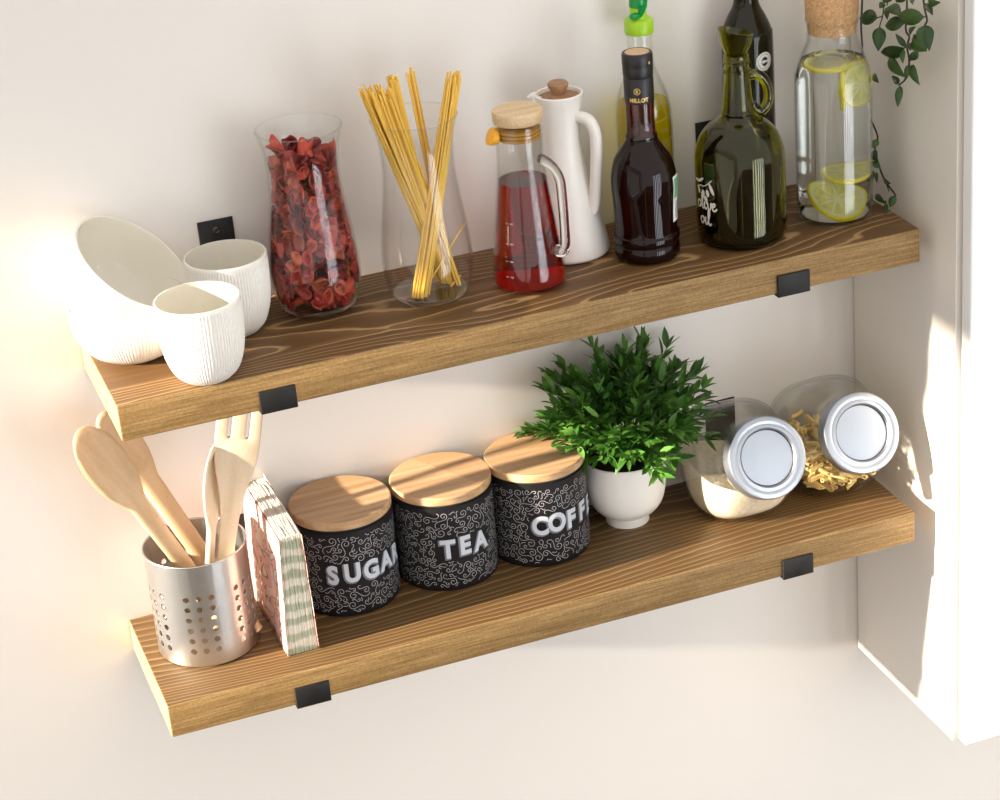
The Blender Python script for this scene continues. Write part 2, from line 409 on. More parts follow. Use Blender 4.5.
# ------------------------------------------------------------------ bowls and cups
def ribbed(name, outer, inner, z0, z1, n, amp, label, cat, loc):
    r = thing(name, loc, label, cat)
    seg = n*8
    top = outer[-1]
    prof = [(0, outer[0][1])] + outer + [(top[0]-.0008, top[1]+.0008)]
    def mod(a, i):
        z = prof[i][1]
        if z0 < z < z1 and prof[i][0] > .02:
            return 1-amp/prof[i][0]*(.5+.5*math.cos(a*n))**1.5
        return 1
    bm = lathe(prof, seg, mod=mod, cap1=False)
    link('ribbed_body', bm, M['porc'], r, sharp=85)
    bm = lathe([(top[0]-.0008, top[1]+.0008), (top[0]-.0022, top[1]+.0008)]+inner+[(0, inner[-1][1])], 96, cap0=False, cap1=False)
    link('glazed_inside', bm, M['porcin'], r)
    return r
cup_o = sp2([(.024,0),(.029,.002),(.038,.012),(.0445,.030),(.0478,.052),(.0486,.075),(.0483,.0950)], 6)
cup_i = sp2([(.0460,.0945),(.0461,.075),(.0452,.052),(.042,.032),(.035,.016),(.022,.008),(.008,.007)], 4)
ribbed('ribbed_cup', cup_o, cup_i, .003, .0915, 84, .00075, 'white ribbed porcelain cup, the front one at the shelf edge', 'cup', (.1105,-.1945,0))
ribbed('ribbed_cup', cup_o, cup_i, .003, .0915, 84, .00075, 'white ribbed porcelain cup, the back one beside the dried petals', 'cup', (.1700,-.0850,0))
bowl_o = sp2([(.030,0),(.037,.002),(.0515,.011),(.0630,.027),(.0690,.045),(.0702,.069)], 7)
bowl_u = sp2([(.030,0),(.037,.002),(.0515,.012),(.0640,.031),(.0695,.054),(.0706,.079)], 7)
bowl_i = sp2([(.0677,.0688),(.0664,.045),(.0600,.028),(.048,.0140),(.030,.007),(.010,.006)], 5)
bowl_iu = sp2([(.0681,.0788),(.0668,.054),(.0610,.032),(.048,.0145),(.030,.007),(.010,.006)], 5)
ribbed('ribbed_bowl', bowl_o, bowl_i, .003, .0655, 110, .00075, 'white ribbed porcelain bowl standing upright at the left end of the upper shelf', 'bowl', (.0505,-.0880,0))
b = ribbed('ribbed_bowl', bowl_u, bowl_iu, .003, .0755, 110, .00075, 'white ribbed porcelain bowl tilted on its side inside the upright bowl', 'bowl', (0,0,0))
nrm = Vector((.5426,-.348,.7655)).normalized()
b.rotation_mode = 'QUATERNION'; b.rotation_quaternion = Vector((0,0,1)).rotation_difference(nrm)
b.scale = (1.06,1.06,1.06); b.location = Vector((.0638,-.0945,.1122))-nrm*.0790*1.06

# ------------------------------------------------------------------ glass vases
vase_o = sp2([(.030,0),(.0385,.003),(.0465,.012),(.0520,.030),(.0538,.055),(.0515,.085),(.0465,.122),(.0430,.153),(.0424,.176),(.0447,.203),(.0507,.2265)], 6)
def vase(loc, label):
    r = thing('hurricane_vase', loc, label, 'vase')
    link('vase_wall', lathe(shell(vase_o, .0018, .012)[8:-3], 72, cap0=False, cap1=False), M['glass'], r)
    bp = [(0,.0)]+vase_o[:13]+[(.045,.0135),(.038,.0115),(0,.011)]
    bp = [p for p in bp if p[1] <= .0135]
    link('thick_base', lathe([(0,0),(.030,0),(.0385,.003),(.0452,.0095),(.0440,.0125),(.036,.0108),(0,.0105)], 72), M['glassbase'] , r)
    bm = tube([(.0500*math.cos(a*PI/36), .0500*math.sin(a*PI/36), .2205) for a in range(73)], .0011, 6, caps=False)
    bm.transform(Matrix.Translation((0,0,.006)))
    link('rim', bm, M['jarglass'], r)
    return r
VP = Vector((.2760,-.0700,0)); VS = Vector((.4020,-.1080,0))
vase(VP, 'clear curved glass vase filled with dried red petals')
vase(VS, 'clear curved glass vase holding spaghetti')
# potpourri
def petal(bm, c, R, size, curl, tw):
    nu, nv = 6, 5; g = []
    for i in range(nu+1):
        u = i/nu; row = []
        for j in range(nv+1):
            v = j/nv*2-1
            w = math.sin(PI*min(1, .12+u*.86))**.6*.5
            x = v*w*size*.82; y = (u-.5)*size
            z = curl*size*((v*w*2)**2*.9+(u-.5)**2*2.2)+tw*v*(u-.5)*size*.6+noise.noise(Vector((x*90+c.x*500,y*90,c.z*300)))*size*.34
            row.append(bm.verts.new(c+R@Vector((x,y,z))))
        g.append(row)
    for i in range(nu):
        for j in range(nv): bm.faces.new((g[i][j], g[i+1][j], g[i+1][j+1], g[i][j+1]))
rnd = random.Random(3); bm = bmesh.new()
for k in range(520):
    z = .016+.182*(k/520); rr = interp(vase_o, z)-.0085
    rad = rr*(1-.55*rnd.random()**2.2) if z < .18 else rr*math.sqrt(rnd.random()); a = rnd.random()*2*PI
    s = rnd.uniform(.014,.023)
    R = Matrix.Rotation(a, 3, 'Z') @ Matrix.Rotation(rnd.uniform(-.7,.7), 3, 'X') @ Matrix.Rotation(PI/2+rnd.uniform(-.8,.8), 3, 'Y') @ Matrix.Rotation(rnd.random()*2*PI, 3, 'Z')
    c = Vector((rad*math.cos(a), rad*math.sin(a), z))
    petal(bm, c, R, s, rnd.choice((-1,1))*rnd.uniform(.5,1.5), rnd.uniform(-1.4,1.4))
for v in bm.verts:   # keep them inside the glass
    rr = interp(vase_o, min(.2,max(.014,v.co.z)))-.0030; q = math.hypot(v.co.x, v.co.y)
    if q > rr: v.co.x *= rr/q; v.co.y *= rr/q
    v.co.z = max(.0125, v.co.z)
o = link('dried_petals', bm, M['petal'], loc=VP); md = o.modifiers.new('t','SOLIDIFY'); md.thickness = .0006
tag(o, 'crumpled dark red and salmon dried petals filling the left glass vase', 'potpourri', kind='stuff')
# spaghetti: separate strands copied from one
sm = tube([(0,0,0),(0,0,.33),(0,0,.66),(0,0,1)], .00102, 6)
s0 = link('spaghetti_strand', sm, M['spag'])
first = [s0]
def strand(a, b, label, group=None):
    a, b = Vector(a), Vector(b); d = b-a
    o = first.pop() if first else s0.copy()
    if o is not s0: C.objects.link(o)
    o.location = a; o.rotation_mode = 'QUATERNION'; o.rotation_quaternion = Vector((0,0,1)).rotation_difference(d.normalized()); o.scale = (1,1,d.length)
    tag(o, label, 'pasta', group)
rnd = random.Random(11)
def bundle(n, base, through, ztip, rb, rt, label, group, jz=.012):
    base, through = Vector(base), Vector(through)
    for k in range(n):
        a = rnd.random()*2*PI; q = math.sqrt(rnd.random())
        off = Vector((math.cos(a)*q, math.sin(a)*q, 0))
        a2 = a+rnd.uniform(-.5,.5); off2 = Vector((math.cos(a2)*q, math.sin(a2)*q, 0))
        p = base+off*rb; t = through+off2*rt
        for P, lim in ((p, .036),):
            d = Vector((P.x-VS.x, P.y-VS.y))
            if d.length > lim: d *= lim/d.length; P.x, P.y = VS.x+d.x, VS.y+d.y
        zt = ztip+rnd.uniform(-jz, jz)
        tip = p+(t-p)*((zt-p.z)/(t.z-p.z))
        strand(p, tip, label, group)
bundle(105, (.4270,-.102,.014), (.3735,-.118,.205), .266, .010, .0165, 'yellow spaghetti strand in the sheaf leaning left out of the glass vase', 'spaghetti leaning left', .009)
bundle(32, (.420,-.092,.014), (.3945,-.096,.205), .272, .007, .007, 'yellow spaghetti strand in the sheaf leaning back left out of the glass vase', 'spaghetti leaning back left', .004)
bundle(8, (.428,-.110,.014), (.4160,-.084,.205), .268, .006, .007, 'yellow spaghetti strand standing nearly upright at the back of the glass vase', 'upright spaghetti', .006)
bundle(72, (.3830,-.126,.014), (.4385,-.110,.205), .258, .011, .0095, 'yellow spaghetti strand in the sheaf leaning right out of the glass vase', 'spaghetti leaning right', .012)
bundle(14, (.4340,-.117,.014), (.4050,-.110,.140), .165, .006, .006, 'short yellow spaghetti strand inside the glass vase, below its rim', 'short spaghetti inside the vase', .02)
strand((.384,-.127,.013), (.453,-.107,.085), 'broken yellow spaghetti strand slanting low across the glass vase')
strand((.422,-.125,.016), (.441,-.107,.020), 'short broken piece of spaghetti lying on the bottom of the vase')

# ------------------------------------------------------------------ jug with red syrup
JP = (.5285,-.1220,0)
jug_o = sp2([(.036,0),(.0425,.0025),(.0441,.012),(.0425,.034),(.0362,.086),(.0310,.128),(.0286,.150),(.0280,.168),(.0285,.200)], 6)
jug = thing('glass_jug', JP, 'clear glass jug of red syrup with wooden lid and glass handle', 'jug')
link('jug_body', lathe(shell(jug_o, .0017, .005), 72), M['glass'], jug)
bm = bmesh.new()
lathe([(.0285,.1985),(.0295,.200),(.0297,.2115),(.0287,.2130),(0,.2130)], 64, bm=bm); lathe([(.0250,.1984),(.0285,.1985)], 64, bm=bm, cap0=True, cap1=False)
bm.transform(Matrix.Translation((0,0,.0035))); link('wooden_lid', bm, M['palewood'], jug)
bm = bmesh.new()
for q in range(3): lathe([(.0240,.1905-q*.0045),(.0262,.192-q*.0045),(.0262,.1935-q*.0045),(.0240,.195-q*.0045)], 48, bm=bm)
link('lid_seal', bm, M['rubber_gold'], jug)
hd = Vector((.026,-.036,0)).normalized()
hp = [hd*r+Vector((0,0,z)) for r, z in ((.027,.160),(.034,.158),(.044,.151),(.0520,.139),(.0540,.122),(.0545,.082),(.0540,.058),(.0510,.049),(.0415,.0475))]
link('handle', tube(spl(hp, 5), .0058, 16, flat=1.25), M['solidglass'], jug)
bm = lathe([(.0,0),(.010,0),(.0112,.002),(.0108,.004),(0,.0048)], 32)
for v in bm.verts: v.co.x *= 1.0; v.co.y *= .55
for v in bm.verts:
    if v.co.y > 0: v.co.x *= 1
bm.transform(Matrix.Translation((-.0285,.000,.185)) @ Matrix.Rotation(math.radians(-90), 4, 'Y') @ Matrix.Rotation(PI/2, 4, 'Z'))
for v in bm.verts: v.co.z = .186+(v.co.z-.186)*1.0
bm2 = bmesh.new()
tube(spl([(-.0270,0,.188),(-.0320,0,.1885),(-.0355,0,.190)], 4), [.0090]*4+[.0100]*3+[.0108]*2, 20, bm=bm2, flat=1.0); bm.free()
link('spout_flap', bm2, M['orange'], jug)
bm = bmesh.new()
for k, (z, s) in enumerate(((.088,'400'),(.064,'300'),(.043,'200'),(.024,'100'))):
    t = bmesh.new(); ribbon(t, [(-.0050,0),(-.0015,0)], .0004); wrap(t, interp(jug_o, z)+.0006, math.radians(-52), z); merge(bm, t)
    t = text_bm(s, .0030, .00002); bmesh.ops.triangulate(t, faces=t.faces); wrap(t, interp(jug_o, z)+.0006, math.radians(-52), z-.0010, dx=.0030); merge(bm, t)
link('scale_marks', bm, M['whiteprint'], jug, smooth=False)
lp = [(max(0.001, r-.0019), z) for r, z in jug_o if .006 < z < .130]
o = link('red_syrup', lathe([(0,.0055),(lp[0][0]*.93,.0056)]+lp+[(interp(jug_o,.131)-.0019,.131),(0,.131)], 72, cap0=False), M['redliq'], loc=JP)
tag(o, 'clear red syrup filling two thirds of the glass jug', 'syrup', kind='stuff')

# ------------------------------------------------------------------ white coffee pot
pot = thing('coffee_pot', (.6075,-.0585,0), 'white tall ceramic pot with wooden stopper and loop handle behind the jug', 'pot')
po = sp2([(.044,0),(.0492,.003),(.0495,.010),(.0445,.035),(.0368,.068),(.0295,.100),(.0250,.125),(.0232,.146),(.0238,.166),(.0262,.186),(.0292,.2035)], 6)
link('pot_body', lathe(shell(po, .003, .010), 72), M['matporc'], pot)
link('stopper', lathe([(0,.194),(.024,.194),(.0253,.196),(.0250,.1995),(.0120,.2005),(.0095,.203),(.0100,.208),(.0125,.2125),(.0128,.2155),(.0105,.2180),(0,.2183)], 48), M['knob'], pot)
hd = Vector((.62,-.78,0)).normalized()
hp = [hd*r+Vector((0,0,z)) for r, z in ((.0205,.176),(.030,.1765),(.0400,.173),(.0465,.161),(.0475,.143),(.0455,.115),(.0420,.085),(.0380,.062),(.0350,.058))]
bm = tube(spl(hp, 6), .0072, 16, flat=1.0); link('handle', bm, M['matporc'], pot)
bm = bmesh.new(); hs = Vector((-.85,.3,0)).normalized()
tube(spl([hs*.022+Vector((0,0,.180)), hs*.027+Vector((0,0,.194)), hs*.0325+Vector((0,0,.2045))], 4), [.010]*3+[.0085]*3+[.006]*3, 14, bm=bm); link('spout', bm, M['matporc'], pot)

# ------------------------------------------------------------------ vinegar bottle
vin = thing('vinegar_bottle', (.6850,-.1175,0), 'dark brown bottle with black foil neck standing in front of the oil bottle', 'bottle')
vo = sp2([(.032,0),(.0385,.003),(.0402,.010),(.0392,.018),(.0378,.0205),(.0402,.024),(.0400,.031),(.0380,.0345),(.0380,.052),(.0390,.075),(.0400,.092),(.0390,.107),(.0345,.124),(.0265,.137),(.0200,.147),(.0188,.152)], 5)
link('bottle_body', lathe([(0,0)]+vo+[(0,.152)], 72, cap1=False), M['vinegar'], vin)
link('neck', lathe([(.0190,.1505),(.0196,.1525),(.0190,.1545),(.0174,.157),(.0170,.175),(.0172,.197)], 48, cap0=False, cap1=False), M['amber'], vin)
link('neck_vinegar', lathe([(.0150,.154),(.0150,.166),(0,.166)], 40), pbr('red_brown_vinegar', (.16,.045,.015), .15), vin)
bm = lathe([(.0176,.195),(.0178,.196),(.0178,.224),(.0171,.2255),(.0180,.2275),(.0182,.237),(.0178,.2385),(.0184,.2405),(.0183,.252),(.0172,.2545),(.0150,.2550),(.0148,.2540),(0,.2540)], 48, cap0=False)
fc = link('foil_capsule', bm, M['capblack'], vin)
link('capsule_top', lathe([(.0147,.2541),(.0144,.2547),(0,.2549)], 40, cap0=False), M['corktop'], fc)
bm = bmesh.new(); AZ = math.radians(-24)
t = text_bm('MILLOT', .0066, .0003, 1.05); slice_x(t, .002); wrap(t, .01815, AZ, .1985); merge(bm, t)
t = bmesh.new(); ribbon(t, [(.0036*math.cos(a*PI/16), .0036*math.sin(a*PI/16)) for a in range(33)], .0008); wrap(t, .01815, AZ-.1, .2115); merge(bm, t)
t = text_bm('R', .0056, .0002); wrap(t, .01815, AZ-.1, .2095); merge(bm, t)
t = bmesh.new(); box(t, (-.0012,-.0016,-.0001), (.0012,.0016,.0001)); wrap(t, .0187, math.radians(25), .244); merge(bm, t)
link('gold_lettering', bm, M['gold'], vin, smooth=False)
bm = bmesh.new(); f = lambda q: interp(vo, q)+.0004
t = bmesh.new(); bmesh.ops.create_grid(t, x_segments=14, y_segments=10, size=1)
for v in t.verts: v.co.x *= .020; v.co.y *= .0285
wrap(t, f, math.radians(66), .076); merge(bm, t, 0)
t = bmesh.new(); bmesh.ops.create_grid(t, x_segments=14, y_segments=6, size=1)
for v in t.verts: v.co.x *= .018; v.co.y *= .0125; v.co.z = .0002
wrap(t, f, math.radians(66), .089); merge(bm, t, 1)
for k in range(9):
    t = bmesh.new(); ribbon(t, [(-.016+q*.004, 0) for q in range(8 if k % 3 else 6)], .0011)
    for v in t.verts: v.co.z = .0003
    wrap(t, f, math.radians(68), .072-k*.0026); merge(bm, t, 2)
link('back_label', bm, [M['whiteprint'], M['greenprint'], M['darkprint']], vin)

# ------------------------------------------------------------------ oil bottle
OP = (.7175,-.0390,0)
ob = thing('oil_bottle', OP, 'clear glass bottle of yellow oil with lime green pourer cap, behind the dark brown bottle', 'bottle')
oo = sp2([(.030,0),(.0345,.003),(.0350,.010),(.0350,.07),(.0350,.140),(.0340,.158),(.0295,.178),(.0220,.196),(.0168,.212),(.0156,.228),(.0152,.256)], 6)
link('bottle_glass', lathe(shell(oo, .0016, .005), 64), M['glass'], ob)
cp = link('pourer_cap', lathe([(.0155,.251),(.0172,.2515),(.0180,.254),(.0178,.265),(.0165,.2690),(.0105,.271),(.0100,.276),(.0102,.290),(.0090,.297),(0,.299)], 48), M['limecap'], ob)
bm = bmesh.new(); tube(spl([(0,0,.284),(.0015,-.001,.300),(.003,-.002,.318),(.004,-.003,.332)], 4), [.0112]*5+[.0085]*4+[.0060]*4, 16, bm=bm)
tube([(.001,-.006,.2745),(-.010,-.010,.2755),(-.0140,-.0115,.2762)], [.0040,.0042,.0034], 12, bm=bm)
tube([(-.001,-.0105,.276),(.001,-.0100,.286)], [.0028,.0060], 10, bm=bm)
link('flip_spout', bm, M['greencap'], cp)
lp = [(max(.001, r-.0018), z) for r, z in oo if .006 < z < .164]
o = link('sunflower_oil', lathe([(0,.0055),(.031,.0056)]+lp+[(interp(oo,.165)-.0018,.165),(0,.165)], 64, cap0=False), M['oil'], loc=OP)
tag(o, 'bright yellow oil inside the bottle with the lime green pourer', 'oil', kind='stuff')
bm = bmesh.new(); f = lambda q: interp(oo, q)+.0005
tri = [(-.018,.012),(-.012,.026),(-.004,.028),(.004,.022),(.012,.018),(.013,.006),(.006,.002),(-.010,.0)]
ribbon(bm, spl([(x, y) for x, y in tri]+[tri[0]], 4), .0009)
wrap(bm, f, math.radians(20), .148)
for k, s in ((0,'Oil'),):
    t = text_bm(s, .016, 0, shear=.3); slice_x(t, .004); wrap(t, f, math.radians(24), .112); merge(bm, t)
t = text_bm('sun', .010, 0, shear=.3); slice_x(t, .004); wrap(t, f, math.radians(20), .132); merge(bm, t)
link('printed_label', bm, M['oilprint'], ob, smooth=False)

# ------------------------------------------------------------------ green jug bottle
GP = (.8120,-.1215,0)
gb = thing('green_demijohn', GP, 'round shouldered olive green glass oil bottle with ring handle and slanted pourer', 'bottle')
go = sp2([(.044,0),(.0520,.004),(.0548,.014),(.0552,.05),(.0550,.096),(.0522,.115),(.0458,.130),(.0350,.1415),(.0250,.1475),(.0208,.1520),(.0214,.1560),(.0192,.1600),(.0175,.175),(.0160,.191),(.0150,.2035)], 6)
link('bottle_glass', lathe(shell(go, .0022, .007), 72), M['green_glass'], gb)
bm = lathe([(.0150,.2030),(.0170,.2040),(.0170,.2065),(.0146,.2075),(.0146,.2125),(.0158,.2135),(.0146,.2150),(.0158,.2170),(.0146,.2190),(.0150,.2230),(.0130,.2235),(.0128,.2040)], 48, close=True)
link('neck_collar', bm, M['green_glass'], gb)
prf = [(.0115,.222),(.0145,.228),(.0188,.238),(.0212,.251),(.0198,.2515),(.0162,.238),(.0120,.228),(.0095,.222)]
bm = lathe(prf, 48, close=True)
for v in bm.verts:
    if v.co.z > .226: v.co.z += (v.co.z-.226)/.026*(-v.co.x*.27)
link('slanted_pourer', bm, M['green_glass'], gb)
hp = [Vector((x, 0, z)) for x, z in ((.0150,.196),(.0240,.1955),(.0335,.190),(.0400,.178),(.0405,.162),(.0350,.153),(.0280,.150),(.0225,.155),(.0185,.161))]
link('ring_handle', tube(spl(hp, 5), .0060, 14), M['green_glass'], gb)
lp = [(max(.001, r-.0028), z) for r, z in go if .009 < z < .089]
o = link('olive_oil', lathe([(0,.0075),(.045,.0076)]+lp+[(interp(go,.090)-.0028,.090),(0,.090)], 64, cap0=False), M['darkoil'], loc=GP)
tag(o, 'dark olive oil filling the lower half of the green bottle', 'oil', kind='stuff')
bm = bmesh.new(); f = lambda q: interp(go, q)+.0006
def script(strokes, ox, oy, s, w):
    for st in strokes:
        pts = spl([(ox+x*s, oy+y*s) for x, y in st], 6); ribbon(bm, pts, w)
let_o = [(.5,1),(.1,.8),(0,.4),(.3,0),(.7,.2),(.8,.7),(.5,1),(.9,.85)]
let_l = [(0,.2),(.4,1.2),(.5,2),(.25,2.1),(.2,1.2),(.25,.3),(.5,0),(.8,.3)]
let_i = [(0,.4),(.25,1),(.2,.3),(.45,0),(.7,.3)]
let_v = [(0,.8),(.25,1),(.35,.2),(.55,0),(.85,.4),(.9,1),(1.1,.85)]
let_e = [(0,.4),(.5,.7),(.55,1),(.3,1.05),(.1,.6),(.2,.1),(.5,0),(.9,.35)]
s = .0085; X = -.030
for L, w_ in ((let_o,.95),(let_l,.62),(let_i,.62),(let_v,1.05),(let_e,.9)):
    script([L], X, .0, s, .0022); X += w_*s
script([[(0,0),(.05,.12)]], -.030+(.95+.62+.2)*s, .0125, s, .0022)
X = -.024
for L, w_ in ((let_o,.95),(let_i,.62),(let_l,.62)): script([L], X, -.019, s, .0022); X += w_*s
X = -.036
for L, w_ in ((let_e,.8),(let_l,.6),(let_v,.9),(let_o,.8)): pass
# olive sprig above the words
script([[(0,0),(1.2,.5),(2.4,.6),(3.6,1.3),(4.4,2.0)]], -.030, .024, .0065, .0011)
def blob(cx, cy, a, l, w_):
    vs = [bm.verts.new((cx+math.cos(a)*l*math.cos(t)-math.sin(a)*w_*math.sin(t), cy+math.sin(a)*l*math.cos(t)+math.cos(a)*w_*math.sin(t), 0)) for t in [k*PI/6 for k in range(12)]]
    bm.faces.new(vs)
for cx, cy, a, l, w_ in ((-.026,.021,-1.3,.0045,.0025),(-.017,.018,-1.7,.005,.0032),(-.0085,.020,-1.4,.0045,.0028),(-.002,.026,-1.1,.0075,.0024),(-.021,.034,.5,.007,.0018),(-.030,.032,.1,.0065,.0018),(-.012,.0125,-1.2,.004,.003)): blob(cx, cy, a, l, w_)
bmesh.ops.triangulate(bm, faces=[f_ for f_ in bm.faces if len(f_.verts) > 4])
wrap(bm, f, math.radians(-62), .050)
link('script_print', bm, M['olivescript'], gb, smooth=False)

# ------------------------------------------------------------------ wine bottle
wb = thing('wine_bottle', (.8620,-.0400,0), 'tall dark bottle with small round white emblem behind the green bottle', 'bottle')
wo = sp2([(.028,0),(.0315,.003),(.0320,.010),(.0320,.10),(.0320,.215),(.0300,.232),(.0235,.248),(.0165,.262),(.0146,.278),(.0142,.320)], 6)
link('bottle_glass', lathe([(0,0)]+wo+[(0,.320)], 64), M['wine'], wb)
bm = bmesh.new()
t = bmesh.new(); bmesh.ops.create_circle(t, cap_ends=True, radius=.0118, segments=32); slice_x(t, .003); wrap(t, .0323, 0, 0); merge(bm, t, 0)
for sg in (1, -1):
    t = bmesh.new(); vs = [t.verts.new((x, sg*y, .0003)) for x, y in ((-.0052,.0008),(-.003,.0045),(0,.0062),(.003,.0045),(.0052,.0018),(.002,.0012),(-.002,.0022))]; t.faces.new(vs)
    bmesh.ops.triangulate(t, faces=t.faces); slice_x(t, .002); wrap(t, .0323, 0, 0); merge(bm, t, 1)
for k in range(22):
    a = 2*PI*k/22; t = bmesh.new(); ribbon(t, [(.0086*math.cos(a), .0086*math.sin(a)), (.0100*math.cos(a), .0100*math.sin(a))], .0009)
    for v in t.verts: v.co.z = .0003
    wrap(t, .0323, 0, 0); merge(bm, t, 1)
bm.transform(Matrix.Rotation(math.radians(14), 4, 'Z') @ Matrix.Translation((0,0,.1965)))
link('round_emblem', bm, [M['whiteprint'], M['darkprint']], wb, smooth=False)

# ------------------------------------------------------------------ carafe with lemon water
CP = Vector((.9420,-.1160,0))
cf = thing('water_carafe', CP, 'clear glass carafe with cork stopper holding water and lemon slices', 'carafe')
co = sp2([(.040,0),(.0455,.004),(.0470,.012),(.0472,.10),(.0472,.172),(.0450,.187),(.0385,.206),(.0320,.222),(.0306,.232),(.0312,.244),(.0330,.2505)], 6)
link('carafe_glass', lathe(shell(co, .0016, .006), 80), M['glass'], cf)
link('cork_stopper', lathe([(.0285,.234),(.0290,.235),(.0303,.249),(.0318,.251),(.0330,.300),(.0322,.302),(0,.302)], 56), M['cork'], cf)
lp = [(max(.001, r-.0019), z) for r, z in co if .007 < z < .199]
o = link('lemon_water', lathe([(0,.0068),(.042,.007)]+lp+[(interp(co,.2)-.0019,.200),(0,.200)], 80, cap0=False), M['water'], loc=CP)
tag(o, 'clear water inside the cork stoppered carafe', 'water', kind='stuff')
def lemon(R, h, loc, rot, label):
    r = thing('lemon_slice', loc, label, 'lemon slice', 'lemon slices in the carafe'); r.rotation_euler = rot
    link('rind', lathe([(R-.0022,-h/2),(R-.0005,-h/2),(R,-h/2+.0008),(R,h/2-.0008),(R-.0005,h/2),(R-.0022,h/2)], 48, close=True), M['rind'], r)
    link('pith', lathe([(0,-h/2+.0002),(R-.0021,-h/2+.0002),(R-.0021,h/2-.0002),(0,h/2-.0002)], 48, cap0=False, cap1=False), M['pith'], r)
    bm = bmesh.new(); n = 9
    for k in range(n):
        a0, a1 = 2*PI*(k+.07)/n, 2*PI*(k+.93)/n
        for sg in (1,-1):
            pts = [(.10*R*math.cos((a0+a1)/2), .10*R*math.sin((a0+a1)/2))]+[(R*.80*math.cos(a0+(a1-a0)*q/6), R*.80*math.sin(a0+(a1-a0)*q/6)) for q in range(7)]
            vs = [bm.verts.new((x, y, sg*(h/2+.0001))) for x, y in pts]; bm.faces.new(vs if sg > 0 else vs[::-1])
    link('pulp', bm, M['pulp'], r, smooth=False)
lemon(.031, .005, CP+Vector((-.002,-.006,.0265)), (math.radians(38), math.radians(6), 0), 'yellow lemon slice tilted on the bottom of the carafe')
lemon(.022, .005, CP+Vector((.018,.010,.054)), (math.radians(14), math.radians(-10), .4), 'yellow lemon slice floating above the lowest one in the carafe')
lemon(.026, .005, CP+Vector((-.012,-.004,.196)), (math.radians(3), math.radians(4), 0), 'yellow lemon slice floating flat on the water surface')
lemon(.027, .005, CP+Vector((.004,-.012,.168)), (math.radians(90), math.radians(18), math.radians(68)), 'yellow lemon slice standing nearly edge-on near the water surface')
lemon(.026, .005, CP+Vector((.021,-.017,.170)), (math.radians(90), math.radians(10), math.radians(12)), 'yellow lemon slice standing face-on at the right of the carafe')

# ------------------------------------------------------------------ leaves
def leaf(bm, base, tip, w, normal, fold=.25, bend=.12, pw=.8, mi=0, n=6):
    base, tip = Vector(base), Vector(tip); d = tip-base; L = d.length; d.normalize()
    nn = Vector(normal); nn = (nn-d*nn.dot(d)); nn = nn.normalized() if nn.length > 1e-5 else d.orthogonal().normalized()
    s = d.cross(nn); rows = []
    for i in range(n+1):
        u = i/n; ww = w/2*math.sin(PI*u**pw)**.85 if 0 < u < 1 else w*.02
        c = base+d*L*u+nn*(-bend*L*(2*u-1)**2+bend*L*.5)
        rows.append([bm.verts.new(c-s*ww+nn*ww*fold), bm.verts.new(c), bm.verts.new(c+s*ww+nn*ww*fold)])
    for a, b in zip(rows, rows[1:]):
        for k in (0,1): bm.faces.new((a[k], a[k+1], b[k+1], b[k])).material_index = mi
VL1 = [(0.988,-0.1387,0.2473,0.98,-0.1086,0.2413,0.0175),(0.988,-0.1454,0.2378,0.98,-0.1562,0.212,0.0148),(0.988,-0.166,0.2691,0.98,-0.2116,0.2689,0.0148),(0.988,-0.2487,0.2749,0.98,-0.2018,0.2657,0.0175),(0.988,-0.2031,0.2563,0.98,-0.1718,0.2474,0.0157),(0.988,-0.202,0.2249,0.98,-0.1612,0.2099,0.0166),(0.988,-0.1653,0.2052,0.98,-0.2194,0.1962,0.0129),(0.988,-0.2085,0.2291,0.98,-0.1983,0.2439,0.0065),(0.988,-0.202,0.2241,0.98,-0.2155,0.2121,0.0065),(0.988,-0.2151,0.2442,0.98,-0.2437,0.2636,0.0083),(0.988,-0.2216,0.2433,0.98,-0.2691,0.2411,0.0157),(0.988,-0.2167,0.2362,0.98,-0.2341,0.2329,0.0074),(0.988,-0.2376,0.2299,0.98,-0.2292,0.2191,0.0092),(0.988,-0.2166,0.2093,0.98,-0.2226,0.1937,0.0074),(0.988,-0.2199,0.2101,0.98,-0.2533,0.1962,0.0102),(0.988,-0.1918,0.1788,0.98,-0.1896,0.1899,0.0074),(0.988,-0.1951,0.1771,0.98,-0.2026,0.154,0.0083),(0.988,-0.2535,0.267,0.98,-0.2691,0.242,0.0185),(0.988,-0.2613,0.2681,0.98,-0.2769,0.2432,0.0111),(0.988,-0.2534,0.2932,0.98,-0.2845,0.2882,0.0083),(0.988,-0.2581,0.2959,0.98,-0.2997,0.3055,0.0092),(0.988,-0.1643,0.2662,0.98,-0.1786,0.2567,0.0065),(0.988,-0.156,0.2701,0.98,-0.1604,0.2658,0.0074),(0.988,-0.2249,0.2913,0.98,-0.239,0.2895,0.0055),(0.988,-0.1272,0.1734,0.98,-0.1556,0.1721,0.0074),(0.988,-0.1744,0.2862,0.98,-0.1688,0.2745,0.0111),(0.988,-0.2104,0.2945,0.98,-0.1986,0.2824,0.0111),(0.988,-0.258,0.3153,0.98,-0.2966,0.3128,0.0129)]
VL2 = [(0.995,-0.1259,0.0874,0.987,-0.125,0.0778,0.0081),(0.995,-0.1121,0.0684,0.987,-0.1382,0.0641,0.0101),(0.995,-0.1311,0.0525,0.987,-0.1228,0.0594,0.007),(0.995,-0.1117,0.0424,0.987,-0.1262,0.0346,0.006),(0.995,-0.1213,0.0435,0.987,-0.1377,0.0353,0.0044),(0.995,-0.1367,0.0423,0.987,-0.1701,0.0446,0.0091),(0.995,-0.1687,0.0268,0.987,-0.1698,0.0139,0.0091),(0.995,-0.117,0.012,0.987,-0.1584,0.0151,0.007),(0.995,-0.1458,0.0094,0.987,-0.1602,0.0012,0.005)]
